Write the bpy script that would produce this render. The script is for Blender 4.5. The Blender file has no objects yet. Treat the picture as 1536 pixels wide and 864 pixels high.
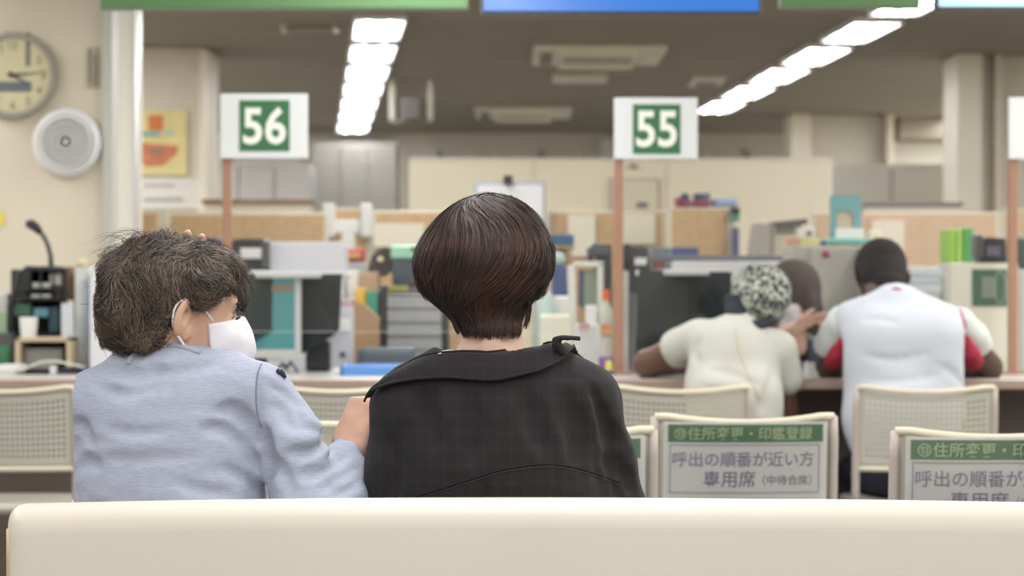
import bpy, bmesh, math, random
import numpy as np
from mathutils import Vector, Matrix

# ------------------------------------------------------------------ camera, light, exposure
FPX, HZ, CX, CAMZ = 3800.0, 440.0, 768.0, 1.12      # focal length in pixels, horizon row, centre column, eye height
scene = bpy.context.scene
col = scene.collection
cam_d = bpy.data.cameras.new('camera'); cam = bpy.data.objects.new('camera', cam_d); col.objects.link(cam)
cam_d.sensor_width = 36.0; cam_d.lens = FPX / 1536 * 36.0
cam_d.shift_y = 8.0 / 1536
cam.location = (0, 0, CAMZ); cam.rotation_euler = (math.pi / 2, 0, 0)
cam_d.dof.use_dof = True; cam_d.dof.focus_distance = 4.0; cam_d.dof.aperture_fstop = 5.8
cam_d.clip_end = 200; cam_d.clip_start = 0.05
scene.camera = cam
w = bpy.data.worlds.new('world'); scene.world = w; w.use_nodes = True
w.node_tree.nodes['Background'].inputs[0].default_value = (0.9, 0.95, 1.0, 1)
w.node_tree.nodes['Background'].inputs[1].default_value = 0.12
scene.view_settings.view_transform = 'Standard'
scene.view_settings.look = 'None'
scene.view_settings.exposure = 0.31
scene.view_settings.gamma = 1.0
CEIL = 2.6
def lamp_row(x0, y0, x1, y1, power):
    """one continuous run of recessed ceiling lamps as a long area light"""
    d = bpy.data.lights.new('ceiling_lamp_run', 'AREA'); d.shape = 'RECTANGLE'
    L = math.hypot(x1 - x0, y1 - y0)
    d.size = 0.26; d.size_y = L; d.energy = power; d.color = (1.0, 0.985, 0.965)
    o = bpy.data.objects.new('ceiling_lamp_run', d); col.objects.link(o)
    o.location = ((x0 + x1) / 2, (y0 + y1) / 2, CEIL - 0.012)
    o.rotation_euler = (0, 0, -math.atan2(x1 - x0, y1 - y0))
    return o
LP = 13
lamp_row(0.62, -4.0, -0.60, 12.7, 16.7 * LP)
lamp_row(2.90, -4.0, 2.05, 11.6, 15.6 * LP)
lamp_row(-1.90, -4.0, -3.0, 11.2, 15.2 * LP)
lamp_row(-3.2, 12.2, -3.9, 22.5, 10.3 * LP * 2)
lamp_row(4.2, 16.4, 4.0, 22.8, 6.4 * LP * 2)  # unseen run behind the right return wall, added to brighten the back
lamp_row(4.6, 2.0, 4.0, 14.5, 12.5 * LP)
LAMP_E = 17.0

# ------------------------------------------------------------------ materials
MATS = {}
def mat(name, c=(.8, .8, .8), r=.5, var=0.0, vs=8.0, bump=0.0, bs=60.0, metal=0.0, emit=None, es=1.0, stretch=None, c2=None, sheen=0.0, alpha_island=0.0, spec=0.5):
    if name in MATS: return MATS[name]
    m = bpy.data.materials.new(name); m.use_nodes = True; nt = m.node_tree; b = nt.nodes['Principled BSDF']
    b.inputs['Base Color'].default_value = (*c, 1); b.inputs['Roughness'].default_value = r; b.inputs['Metallic'].default_value = metal
    b.inputs['Specular IOR Level'].default_value = spec
    if sheen: b.inputs['Sheen Weight'].default_value = sheen
    if emit is not None:
        b.inputs['Emission Color'].default_value = (*emit, 1); b.inputs['Emission Strength'].default_value = es
    tc = nt.nodes.new('ShaderNodeTexCoord'); mp = nt.nodes.new('ShaderNodeMapping')
    nt.links.new(tc.outputs['Object'], mp.inputs[0])
    if stretch: mp.inputs['Scale'].default_value = stretch
    if var or c2:
        n = nt.nodes.new('ShaderNodeTexNoise'); n.inputs['Scale'].default_value = vs; n.inputs['Detail'].default_value = 4
        nt.links.new(mp.outputs[0], n.inputs['Vector'])
        mx = nt.nodes.new('ShaderNodeMix'); mx.data_type = 'RGBA'
        a = c2 if c2 else tuple(max(0, k * (1 - var)) for k in c)
        bb = c if c2 else tuple(min(1, k * (1 + var)) for k in c)
        rp = nt.nodes.new('ShaderNodeMapRange'); rp.inputs[1].default_value = .3; rp.inputs[2].default_value = .7
        nt.links.new(n.outputs['Fac'], rp.inputs[0]); nt.links.new(rp.outputs[0], mx.inputs['Factor'])
        mx.inputs[6].default_value = (*a, 1); mx.inputs[7].default_value = (*bb, 1)
        last = mx.outputs[2]
        if alpha_island:
            g = nt.nodes.new('ShaderNodeNewGeometry'); hs = nt.nodes.new('ShaderNodeHueSaturation')
            mr = nt.nodes.new('ShaderNodeMapRange'); mr.inputs[3].default_value = 1 - alpha_island; mr.inputs[4].default_value = 1 + alpha_island
            nt.links.new(g.outputs['Random Per Island'], mr.inputs[0]); nt.links.new(mr.outputs[0], hs.inputs['Value'])
            nt.links.new(last, hs.inputs['Color']); last = hs.outputs[0]
        nt.links.new(last, b.inputs['Base Color'])
    if bump:
        n2 = nt.nodes.new('ShaderNodeTexNoise'); n2.inputs['Scale'].default_value = bs; n2.inputs['Detail'].default_value = 3
        nt.links.new(mp.outputs[0], n2.inputs['Vector'])
        bm_ = nt.nodes.new('ShaderNodeBump'); bm_.inputs['Strength'].default_value = bump; bm_.inputs['Distance'].default_value = 0.002
        nt.links.new(n2.outputs['Fac'], bm_.inputs['Height']); nt.links.new(bm_.outputs[0], b.inputs['Normal'])
    MATS[name] = m; return m

def plaid_mat():
    """black linen with a faint woven check"""
    m = mat('black_linen', (.017, .016, .017), .88, bump=.5, bs=500, sheen=.06, spec=.3)
    nt = m.node_tree; b = nt.nodes['Principled BSDF']; tc = nt.nodes.new('ShaderNodeTexCoord')
    def wave(direction, scale):
        wv = nt.nodes.new('ShaderNodeTexWave'); wv.wave_type = 'BANDS'; wv.bands_direction = direction
        wv.inputs['Scale'].default_value = scale; wv.inputs['Distortion'].default_value = .25; wv.inputs['Detail'].default_value = 1
        nt.links.new(tc.outputs['Object'], wv.inputs[0])
        mr = nt.nodes.new('ShaderNodeMapRange'); mr.inputs[1].default_value = .8; mr.inputs[2].default_value = 1
        nt.links.new(wv.outputs['Fac'], mr.inputs[0]); return mr
    a = wave('X', 15); c = wave('Z', 12)
    ad = nt.nodes.new('ShaderNodeMath'); ad.operation = 'ADD'; nt.links.new(a.outputs[0], ad.inputs[0]); nt.links.new(c.outputs[0], ad.inputs[1])
    n = nt.nodes.new('ShaderNodeTexNoise'); n.inputs['Scale'].default_value = 300; nt.links.new(tc.outputs['Object'], n.inputs['Vector'])
    ml = nt.nodes.new('ShaderNodeMath'); ml.operation = 'MULTIPLY'; nt.links.new(ad.outputs[0], ml.inputs[0]); nt.links.new(n.outputs['Fac'], ml.inputs[1])
    mx = nt.nodes.new('ShaderNodeMix'); mx.data_type = 'RGBA'; nt.links.new(ml.outputs[0], mx.inputs['Factor'])
    mx.inputs[6].default_value = (.016, .015, .016, 1); mx.inputs[7].default_value = (.023, .0215, .022, 1)
    nt.links.new(mx.outputs[2], b.inputs['Base Color']); return m

def scarf_mat():
    m = mat('printed_scarf', (.6, .62, .58), .7); nt = m.node_tree; b = nt.nodes['Principled BSDF']; tc = nt.nodes.new('ShaderNodeTexCoord')
    n = nt.nodes.new('ShaderNodeTexNoise'); n.inputs['Scale'].default_value = 52; n.inputs['Detail'].default_value = 1; n.inputs['Distortion'].default_value = 1.6
    nt.links.new(tc.outputs['Object'], n.inputs['Vector'])
    r = nt.nodes.new('ShaderNodeValToRGB'); r.color_ramp.elements[0].position = .47; r.color_ramp.elements[0].color = (.02, .024, .035, 1)
    r.color_ramp.elements[1].position = .55; r.color_ramp.elements[1].color = (.42, .44, .37, 1)
    nt.links.new(n.outputs['Fac'], r.inputs[0]); nt.links.new(r.outputs[0], b.inputs['Base Color']); return m

def glass_mat(name, fac=.05, tint=(1, 1, 1), rough=.02):
    if name in MATS: return MATS[name]
    m = bpy.data.materials.new(name); m.use_nodes = True; nt = m.node_tree; nt.nodes.clear()
    o = nt.nodes.new('ShaderNodeOutputMaterial'); mx = nt.nodes.new('ShaderNodeMixShader')
    t = nt.nodes.new('ShaderNodeBsdfTransparent'); g = nt.nodes.new('ShaderNodeBsdfGlossy')
    t.inputs[0].default_value = (*tint, 1); g.inputs['Roughness'].default_value = rough
    fr = nt.nodes.new('ShaderNodeFresnel'); fr.inputs[0].default_value = 1.3
    ad = nt.nodes.new('ShaderNodeMath'); ad.operation = 'ADD'; ad.inputs[1].default_value = fac
    nt.links.new(fr.outputs[0], ad.inputs[0]); nt.links.new(ad.outputs[0], mx.inputs[0])
    nt.links.new(t.outputs[0], mx.inputs[1]); nt.links.new(g.outputs[0], mx.inputs[2]); nt.links.new(mx.outputs[0], o.inputs[0])
    MATS[name] = m; return m

# ------------------------------------------------------------------ geometry helpers
def P(px, py, D): return ((px - CX) / FPX * D, D, CAMZ + (HZ - py) / FPX * D)
def V3(*a): return np.array(a, dtype=float)

class G:
    def __init__(s): s.v = []; s.f = []
    def add(s, v, f):
        n = len(s.v); s.v += [tuple(map(float, q)) for q in v]; s.f += [tuple(i + n for i in q) for q in f]; return s
    def box(s, x0, x1, y0, y1, z0, z1):
        v = [(x, y, z) for x in (x0, x1) for y in (y0, y1) for z in (z0, z1)]
        return s.add(v, [(0, 1, 3, 2), (4, 6, 7, 5), (0, 4, 5, 1), (2, 3, 7, 6), (0, 2, 6, 4), (1, 5, 7, 3)])
    def rbox(s, x0, x1, y0, y1, z0, z1, b=.005, seg=2):
        bm = bmesh.new(); bmesh.ops.create_cube(bm, size=1)
        for q in bm.verts: q.co = Vector(((x0 + x1) / 2 + q.co.x * (x1 - x0), (y0 + y1) / 2 + q.co.y * (y1 - y0), (z0 + z1) / 2 + q.co.z * (z1 - z0)))
        b = min(b, .45 * min(x1 - x0, y1 - y0, z1 - z0))
        bmesh.ops.bevel(bm, geom=bm.edges[:], offset=b, segments=seg, affect='EDGES', profile=.5)
        bm.verts.index_update(); s.add([q.co[:] for q in bm.verts], [[q.index for q in f.verts] for f in bm.faces]); bm.free(); return s
    def tube(s, pts, r, n=8, caps=True, closed=False):
        pts = [np.array(p, float) for p in pts]; m = len(pts)
        rs = r if hasattr(r, '__len__') else [r] * m
        v = []; up = None
        for i in range(m):
            a = pts[(i - 1) % m] if (i or closed) else pts[i]; b = pts[(i + 1) % m] if (i < m - 1 or closed) else pts[i]
            t = b - a; t /= (np.linalg.norm(t) + 1e-12)
            if up is None: up = np.cross(t, [0, 0, 1.0]) if abs(t[2]) < .9 else np.cross(t, [1.0, 0, 0])
            up = up - t * up.dot(t); up /= (np.linalg.norm(up) + 1e-12); w_ = np.cross(t, up)
            for k in range(n):
                an = 2 * math.pi * k / n; v.append(pts[i] + rs[i] * (math.cos(an) * up + math.sin(an) * w_))
        f = []
        for i in range(m if closed else m - 1):
            j = (i + 1) % m
            for k in range(n): f.append((i * n + k, i * n + (k + 1) % n, j * n + (k + 1) % n, j * n + k))
        if caps and not closed: f += [tuple(range(n - 1, -1, -1)), tuple((m - 1) * n + k for k in range(n))]
        return s.add(v, f)
    def lathe(s, c, prof, axis='z', n=28):
        """prof: list of (radius, height) from the centre c"""
        v = []; f = []
        for (r, h) in prof:
            for k in range(n):
                a = 2 * math.pi * k / n; x, y = r * math.cos(a), r * math.sin(a)
                v.append({'z': (c[0] + x, c[1] + y, c[2] + h), 'y': (c[0] + x, c[1] + h, c[2] + y), 'x': (c[0] + h, c[1] + x, c[2] + y)}[axis])
        for i in range(len(prof) - 1):
            for k in range(n): f.append((i * n + k, i * n + (k + 1) % n, (i + 1) * n + (k + 1) % n, (i + 1) * n + k))
        f += [tuple(range(n - 1, -1, -1)), tuple((len(prof) - 1) * n + k for k in range(n))]
        return s.add(v, f)
    def prism(s, poly, y0, y1):
        """poly in (x, z), extruded along y"""
        n = len(poly); v = [(x, y0, z) for x, z in poly] + [(x, y1, z) for x, z in poly]
        return s.add(v, [tuple(range(n)), tuple(range(2 * n - 1, n - 1, -1))] + [(i, i + n, (i + 1) % n + n, (i + 1) % n) for i in range(n)])
    def grid(s, rows):
        """rows: list of equally long point lists"""
        m = len(rows[0]); return s.add([p for r in rows for p in r], [(i * m + j, i * m + j + 1, (i + 1) * m + j + 1, (i + 1) * m + j) for i in range(len(rows) - 1) for j in range(m - 1)])
    def sheet(s, rows, nrm, th):
        """a closed thin sheet: rows plus the same shifted by th along nrm"""
        a = len(s.v); s.grid(rows); off = np.array(nrm, float) * th
        rows2 = [[tuple(np.array(p) + off) for p in r] for r in rows]; b = len(s.v); n = len(rows); m = len(rows[0])
        s.grid([r for r in rows2])
        for i in range(n - 1):
            for j in (0, m - 1): s.f.append((a + i * m + j, a + (i + 1) * m + j, b + (i + 1) * m + j, b + i * m + j))
        for j in range(m - 1):
            for i in (0, n - 1): s.f.append((a + i * m + j, a + i * m + j + 1, b + i * m + j + 1, b + i * m + j))
        return s

ORG = {}
def fix_normals(me):
    bm = bmesh.new(); bm.from_mesh(me); bmesh.ops.recalc_face_normals(bm, faces=bm.faces); bm.to_mesh(me); bm.free()
def mk(name, g, m, parent=None, smooth=False, org=None, label=None, auto=None, recalc=True):
    """one mesh object from world-space geometry; children share their thing's origin"""
    v, f = (g.v, g.f) if isinstance(g, G) else g
    A = np.asarray(v, dtype=np.float64)
    if org is None:
        if parent is not None: org = ORG[parent.name]
        else: org = ((A[:, 0].min() + A[:, 0].max()) / 2, (A[:, 1].min() + A[:, 1].max()) / 2, A[:, 2].min())
    A = A - np.array(org)
    me = bpy.data.meshes.new(name)
    if isinstance(f, np.ndarray):
        me.vertices.add(len(A)); me.vertices.foreach_set('co', A.astype(np.float32).ravel())
        nf, k = f.shape
        me.loops.add(nf * k); me.loops.foreach_set('vertex_index', f.astype(np.int32).ravel())
        me.polygons.add(nf); me.polygons.foreach_set('loop_start', np.arange(0, nf * k, k, dtype=np.int32))
        me.update(calc_edges=True)
    else:
        me.from_pydata([tuple(p) for p in A], [], f); me.update()
        if recalc: fix_normals(me)
    if smooth:
        me.polygons.foreach_set('use_smooth', np.ones(len(me.polygons), dtype=bool))
        if auto: me.set_sharp_from_angle(angle=math.radians(auto))
    o = bpy.data.objects.new(name, me); col.objects.link(o)
    me.materials.append(m)
    if parent is not None: o.parent = parent
    else: o.location = org
    ORG[o.name] = org
    if label: o['label'] = label
    return o
def tag(o, label, cat, group=None):
    o['label'] = label; o['category'] = cat
    if group: o['group'] = group
    return o
def thing(name, label, cat, loc=(0, 0, 0), group=None):
    o = bpy.data.objects.new(name, None); col.objects.link(o); o.location = loc; o.empty_display_size = .1
    ORG[o.name] = loc; return tag(o, label, cat, group)
def struct(name, g, m, parent=None, **k):
    o = mk(name, g, m, parent, **k)
    if parent is None: o['kind'] = 'structure'
    return o
def pbox(px0, px1, py0, D, z0, depth, g=None, b=.004, py1=None):
    """a bevelled box whose front face at distance D covers px0..px1 and rises to py0; stands on height z0"""
    g = g or G(); a = P(px0, py0, D); c = P(px1, py0, D)
    if py1 is not None: z0 = P(0, py1, D)[2]
    return g.rbox(a[0], c[0], D, D + depth, z0, a[2], b)
def dup(o, loc, rz=None):
    c = o.copy(); col.objects.link(c); c.location = loc
    if rz is not None: c.rotation_euler = (0, 0, rz)
    for ch in list(o.children):
        d = ch.copy(); col.objects.link(d); d.parent = c
        for g2 in list(ch.children):
            e = g2.copy(); col.objects.link(e); e.parent = d
    return c

def text_geo(s, width, height, cx, cz, y, bend=None, keep=True, bold=0.0):
    """lettering fitted to a width x height box, facing -Y at depth y"""
    cu = bpy.data.curves.new('lettering', 'FONT'); cu.body = s; cu.size = 1; cu.extrude = .004; cu.offset = bold; cu.resolution_u = 3
    o = bpy.data.objects.new('lettering', cu); col.objects.link(o)
    dg = bpy.context.evaluated_depsgraph_get(); me = bpy.data.meshes.new_from_object(o.evaluated_get(dg))
    v = np.array([q.co[:] for q in me.vertices]); f = [tuple(p.vertices) for p in me.polygons]
    bpy.data.objects.remove(o); bpy.data.curves.remove(cu); bpy.data.meshes.remove(me)
    lo = v.min(0); hi = v.max(0); sc = width / (hi[0] - lo[0]); sz = height / (hi[1] - lo[1])
    if keep: sz = sc
    x = (v[:, 0] - (lo[0] + hi[0]) / 2) * sc + cx; z = (v[:, 1] - (lo[1] + hi[1]) / 2) * sz + cz
    yy = y - v[:, 2] * .08
    if bend: yy = yy + bend(x, z)
    g = G(); g.add(np.stack([x, yy, z], 1), f); return g

# ------------------------------------------------------------------ signed-distance sculpting
_rs = np.random.RandomState(7); _LAT = _rs.rand(32, 32, 32).astype(np.float32)
def vnoise(p):
    p = np.asarray(p, dtype=np.float32); i = np.floor(p).astype(int); t = p - i; t = t * t * (3 - 2 * t); i &= 31; j = (i + 1) & 31
    x0, y0, z0 = i[..., 0], i[..., 1], i[..., 2]; x1, y1, z1 = j[..., 0], j[..., 1], j[..., 2]; a, b, c = t[..., 0], t[..., 1], t[..., 2]
    L = _LAT
    return (((L[x0, y0, z0] * (1 - a) + L[x1, y0, z0] * a) * (1 - b) + (L[x0, y1, z0] * (1 - a) + L[x1, y1, z0] * a) * b) * (1 - c) +
            ((L[x0, y0, z1] * (1 - a) + L[x1, y0, z1] * a) * (1 - b) + (L[x0, y1, z1] * (1 - a) + L[x1, y1, z1] * a) * b) * c) * 2 - 1

class F:
    def __init__(s, lo, hi, h):
        s.lo = np.array(lo, float); s.h = h; s.n = np.ceil((np.array(hi) - s.lo) / h).astype(int) + 1
        s.a = np.full(s.n, 1e2, dtype=np.float32); s.M = np.eye(4); s.sc = 1.0
    def setM(s, M=None, sc=1.0): s.M = np.eye(4) if M is None else M; s.sc = sc; return s
    def tp(s, p): return (s.M[:3, :3] @ (np.array(p, float) * s.sc)) + s.M[:3, 3]
    def blk(s, mn, mx):
        i0 = np.clip(np.floor((mn - s.lo) / s.h).astype(int), 0, s.n); i1 = np.clip(np.ceil((mx - s.lo) / s.h).astype(int) + 1, 0, s.n)
        if np.any(i1 <= i0): return None, None
        ax = [(s.lo[k] + s.h * np.arange(i0[k], i1[k])).astype(np.float32) for k in range(3)]
        return tuple(slice(i0[k], i1[k]) for k in range(3)), np.stack(np.meshgrid(*ax, indexing='ij'), -1)
    def comb(s, sl, d, k, op):
        A = s.a[sl]
        if op == 'sub': d = -d
        if op in ('sub', 'int'):
            if k > 0:
                h = np.clip(.5 - .5 * (A - d) / k, 0, 1); r = A * (1 - h) + d * h + k * h * (1 - h)
            else: r = np.maximum(A, d)
        else:
            if k > 0:
                h = np.clip(.5 + .5 * (A - d) / k, 0, 1); r = A * (1 - h) + d * h - k * h * (1 - h)
            else: r = np.minimum(A, d)
        s.a[sl] = r
    def cap(s, a, b, ra, rb=None, k=.01, op='add', raw=False):
        rb = ra if rb is None else rb
        if not raw: a = s.tp(a); b = s.tp(b); ra *= s.sc; rb *= s.sc
        a = np.array(a, float); b = np.array(b, float); R = max(ra, rb) + k + 3 * s.h
        sl, X = s.blk(np.minimum(a, b) - R, np.maximum(a, b) + R)
        if sl is None: return s
        ab = (b - a).astype(np.float32); q = X - a.astype(np.float32); t = np.clip((q @ ab) / (ab @ ab + 1e-9), 0, 1)
        d = np.sqrt(((q - t[..., None] * ab) ** 2).sum(-1)) - (ra + (rb - ra) * t)
        s.comb(sl, d, k, op); return s
    def chain(s, pts, rs, k=.01, op='add'):
        rs = rs if hasattr(rs, '__len__') else [rs] * len(pts)
        for i in range(len(pts) - 1): s.cap(pts[i], pts[i + 1], rs[i], rs[i + 1], k, op)
        return s
    def ell(s, c, r, k=.01, rot=None, op='add'):
        c = s.tp(c); r = np.array(r, float) * s.sc; R3 = s.M[:3, :3]
        if rot is not None: R3 = R3 @ np.array(Matrix.Rotation(rot[0], 3, 'X') @ Matrix.Rotation(rot[1], 3, 'Y') @ Matrix.Rotation(rot[2], 3, 'Z'))
        B = r.max() + k + 3 * s.h; sl, X = s.blk(c - B, c + B)
        if sl is None: return s
        q = (X - c.astype(np.float32)) @ R3.astype(np.float32); k0 = np.sqrt(((q / r) ** 2).sum(-1)); k1 = np.sqrt(((q / r ** 2) ** 2).sum(-1)) + 1e-6
        s.comb(sl, (k0 * (k0 - 1) / k1).astype(np.float32), k, op); return s
    def rb(s, c, hf, rd=.01, k=.01, rot=None, op='add'):
        c = s.tp(c); hf = np.array(hf, float) * s.sc; R3 = s.M[:3, :3]
        if rot is not None: R3 = R3 @ np.array(Matrix.Rotation(rot[0], 3, 'X') @ Matrix.Rotation(rot[1], 3, 'Y') @ Matrix.Rotation(rot[2], 3, 'Z'))
        B = np.linalg.norm(hf) + rd + k + 3 * s.h; sl, X = s.blk(c - B, c + B)
        if sl is None: return s
        q = np.abs((X - c.astype(np.float32)) @ R3.astype(np.float32)) - (hf - rd)
        d = np.sqrt((np.maximum(q, 0) ** 2).sum(-1)) + np.minimum(q.max(-1), 0) - rd
        s.comb(sl, d.astype(np.float32), k, op); return s
    def plane(s, n, p, k=0.0):
        """keep the side the normal points away from"""
        n = np.array(n, float); n /= np.linalg.norm(n); sl, X = s.blk(s.lo, s.lo + s.h * s.n)
        s.comb(sl, ((X - np.array(p, dtype=np.float32)) @ n.astype(np.float32)).astype(np.float32), k, 'int'); return s
    def disp(s, fn, band=.03):
        idx = np.argwhere(np.abs(s.a) < band); p = s.lo + idx * s.h
        s.a[idx[:, 0], idx[:, 1], idx[:, 2]] += fn(p).astype(np.float32); return s
    def sample(s, p):
        q = (p - s.lo) / s.h; i = np.clip(np.floor(q).astype(int), 0, s.n - 2); t = np.clip(q - i, 0, 1)
        r = 0
        for a in (0, 1):
            for b in (0, 1):
                for c in (0, 1):
                    r = r + s.a[i[:, 0] + a, i[:, 1] + b, i[:, 2] + c] * (t[:, 0] if a else 1 - t[:, 0]) * (t[:, 1] if b else 1 - t[:, 1]) * (t[:, 2] if c else 1 - t[:, 2])
        return r
    def grad(s, p):
        e = s.h; g = np.stack([s.sample(p + d) - s.sample(p - d) for d in np.eye(3) * e], 1)
        return g / (np.linalg.norm(g, axis=1, keepdims=True) + 1e-9)
    def project(s, p, off=0.0, it=3):
        for _ in range(it):
            d = s.sample(p) - off; p = p - s.grad(p) * np.clip(d, -.03, .03)[:, None] * .9
        return p
    def mesh(s, smooth=1):
        a = s.a; a[0] = a[-1] = 1; a[:, 0] = a[:, -1] = 1; a[:, :, 0] = a[:, :, -1] = 1
        ins = a < 0; n = s.n - 1
        cnt = np.zeros(n, dtype=np.int8)
        for i in (0, 1):
            for j in (0, 1):
                for k in (0, 1): cnt += ins[i:i + n[0], j:j + n[1], k:k + n[2]]
        act = (cnt > 0) & (cnt < 8); idx = np.argwhere(act); vid = np.full(n, -1, dtype=np.int64); vid[act] = np.arange(len(idx))
        acc = np.zeros((len(idx), 3)); c = np.zeros(len(idx))
        X, Y, Z = idx.T
        cor = [(i, j, k) for i in (0, 1) for j in (0, 1) for k in (0, 1)]
        val = {q: a[X + q[0], Y + q[1], Z + q[2]].astype(np.float64) for q in cor}
        for q in cor:
            for ax in range(3):
                if q[ax] == 0:
                    r = list(q); r[ax] = 1; r = tuple(r); va, vb = val[q], val[r]; m = (va < 0) != (vb < 0)
                    t = np.where(m, va / (va - vb + 1e-20), 0); p = np.tile(np.array(q, float), (len(idx), 1)); p[:, ax] = t
                    acc[m] += p[m]; c[m] += 1
        v = s.lo + (idx + acc / c[:, None]) * s.h
        fs = []
        for ax in range(3):
            sl0 = [slice(1, n[k]) for k in range(3)]; sl1 = list(sl0); sl0[ax] = slice(0, n[ax]); sl1[ax] = slice(1, n[ax] + 1)
            A = ins[tuple(sl0)]; B = ins[tuple(sl1)]; e = np.argwhere(A != B); off = np.array([1, 1, 1]); off[ax] = 0; e = e + off
            if len(e) == 0: continue
            u, w_ = [(1, 2), (2, 0), (0, 1)][ax]; du = np.eye(3, dtype=int)[u]; dw = np.eye(3, dtype=int)[w_]
            g4 = [vid[tuple((e - du - dw).T)], vid[tuple((e - dw).T)], vid[tuple(e.T)], vid[tuple((e - du).T)]]
            q = np.stack(g4, 1); fl = ~ins[tuple(e.T)]; q[fl] = q[fl][:, ::-1]; fs.append(q)
        f = np.concatenate(fs)
        for _ in range(smooth):
            s_ = np.zeros_like(v); cc = np.zeros(len(v))
            for i in range(4):
                j = (i + 1) % 4; np.add.at(s_, f[:, i], v[f[:, j]]); np.add.at(s_, f[:, j], v[f[:, i]]); np.add.at(cc, f[:, i], 1); np.add.at(cc, f[:, j], 1)
            v = v * .5 + .5 * s_ / cc[:, None]
        return v, f
def merge(*ms):
    vs, fs, n = [], [], 0
    for v, f in ms: vs.append(v); fs.append(f + n); n += len(v)
    return np.concatenate(vs), np.concatenate(fs)

def frame(o, fwd, up):
    """rigid matrix: local y = fwd, local z ~ up, local x = right"""
    y = np.array(fwd, float); y /= np.linalg.norm(y); z = np.array(up, float); z = z - y * z.dot(y); z /= np.linalg.norm(z); x = np.cross(y, z)
    M = np.eye(4); M[:3, 0] = x; M[:3, 1] = y; M[:3, 2] = z; M[:3, 3] = o; return M

def head_prims(f, M, sc=1.0, inflate=0.0, ears=True, face=True):
    f.setM(M, sc); e = inflate
    f.ell((0, -.005, .035), (.076 + e, .097 + e, .088 + e), .01)
    f.ell((0, .035, -.02), (.062 + e, .062 + e, .085 + e), .03)
    f.ell((0, .05, -.068), (.042 + e, .04 + e, .036 + e), .03)
    f.ell((0, -.01, -.035), (.064 + e, .075 + e, .055 + e), .03)
    if face:
        f.ell((0, .082, .038), (.05 + e, .014 + e, .012 + e), .015)
        f.cap((0, .094, .022), (0, .112, -.018), .007 + e, .011 + e, .008)
        for sx in (-1, 1):
            f.ell((sx * .009, .106, -.021), (.008 + e, .008 + e, .006 + e), .005)
            f.ell((sx * .036, .076, -.018), (.02 + e, .016 + e, .018 + e), .02)
            if not e: f.ell((sx * .031, .098, .012), (.015, .014, .010), .008, op='sub')
        f.ell((0, .093, -.05), (.022 + e, .009 + e, .005 + e), .005)
        f.ell((0, .091, -.06), (.02 + e, .009 + e, .006 + e), .005)
    if ears and not e:
        for sx in (-1, 1):
            f.ell((sx * .084, -.010, .0), (.0075, .019, .032), .004, rot=(-.15, 0, sx * .6))
            f.ell((sx * .076, .002, -.026), (.006, .01, .011), .006)
            f.ell((sx * .0915, -.001, .004), (.0105, .0095, .019), .002, rot=(-.15, 0, sx * .6), op='sub')
    f.setM(); return f
def head_extra(parent, M, sc, iris):
    for sx in (-1, 1):
        c = M[:3, :3] @ (np.array((sx * .031, .0795, .012)) * sc) + M[:3, 3]
        ci = M[:3, :3] @ (np.array((sx * .031, .0865, .011)) * sc) + M[:3, 3]
        eb = None
        for nm_, cc, r, m_ in (('eyeball', c, .0105 * sc, mat('eye_white', (.55, .50, .46), .3)), ('iris', ci, .0048 * sc, mat(iris, (.03, .018, .01), .15))):
            rows = [(max(1e-4, r * math.sin(math.pi * i / 8)), -r * math.cos(math.pi * i / 8)) for i in range(9)]
            eb = mk(nm_, G().lathe(cc, rows, n=12), m_, eb or parent, smooth=True)

def hand_prims(f, M, side=1, curl=(.3, .3, .3, .3), spread=.08, thumb=(.75, .6, -.35), sc=1.0, thumb_curl=.3):
    """local y: wrist to fingers, z: back of the hand, x*side: thumb side"""
    f.setM(M, sc); k = .006
    f.cap((0, -.05, 0), (0, .0, 0), .024, .025, .015)
    for x in (-.022, 0, .022): f.cap((x * .7, .012, 0), (x * 1.12, .078, .0), .017, .0135, .012)
    f.rb((0, .045, 0), (.036, .04, .0135), .012, .01)
    f.ell((side * .026, .028, -.008), (.018, .032, .016), .01)
    base = [(.031, .082), (.0105, .088), (-.0105, .085), (-.030, .076)]; ln = [.070, .078, .073, .056]; rr = [.0088, .009, .0085, .0075]
    for i in range(4):
        p = np.array((side * base[i][0], base[i][1], .001)); an = 0; sp = side * spread * (1.5 - i)
        for j, fr in enumerate((.46, .30, .24)):
            an += curl[i] * (.8, 1.1, .8)[j]; d = np.array((math.sin(sp) * math.cos(an), math.cos(sp) * math.cos(an), -math.sin(an)))
            q = p + d * ln[i] * fr; r0 = rr[i] * (1, .93, .86)[j]; r1 = rr[i] * (.93, .86, .74)[j]
            f.cap(p, q, r0, r1, .0035 if j else .008); p = q
    p = np.array((side * .026, .018, -.006)); d = np.array((side * thumb[0], thumb[1], thumb[2])); d /= np.linalg.norm(d)
    for j, L in enumerate((.042, .032, .024)):
        q = p + d * L; f.cap(p, q, (.014, .0105, .0095)[j], (.0105, .0095, .0075)[j], .006); p = q
        d = d + np.array((-side * thumb_curl, .25 * thumb_curl, -.2 * thumb_curl)); d /= np.linalg.norm(d)
    f.setM(); return f

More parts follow.
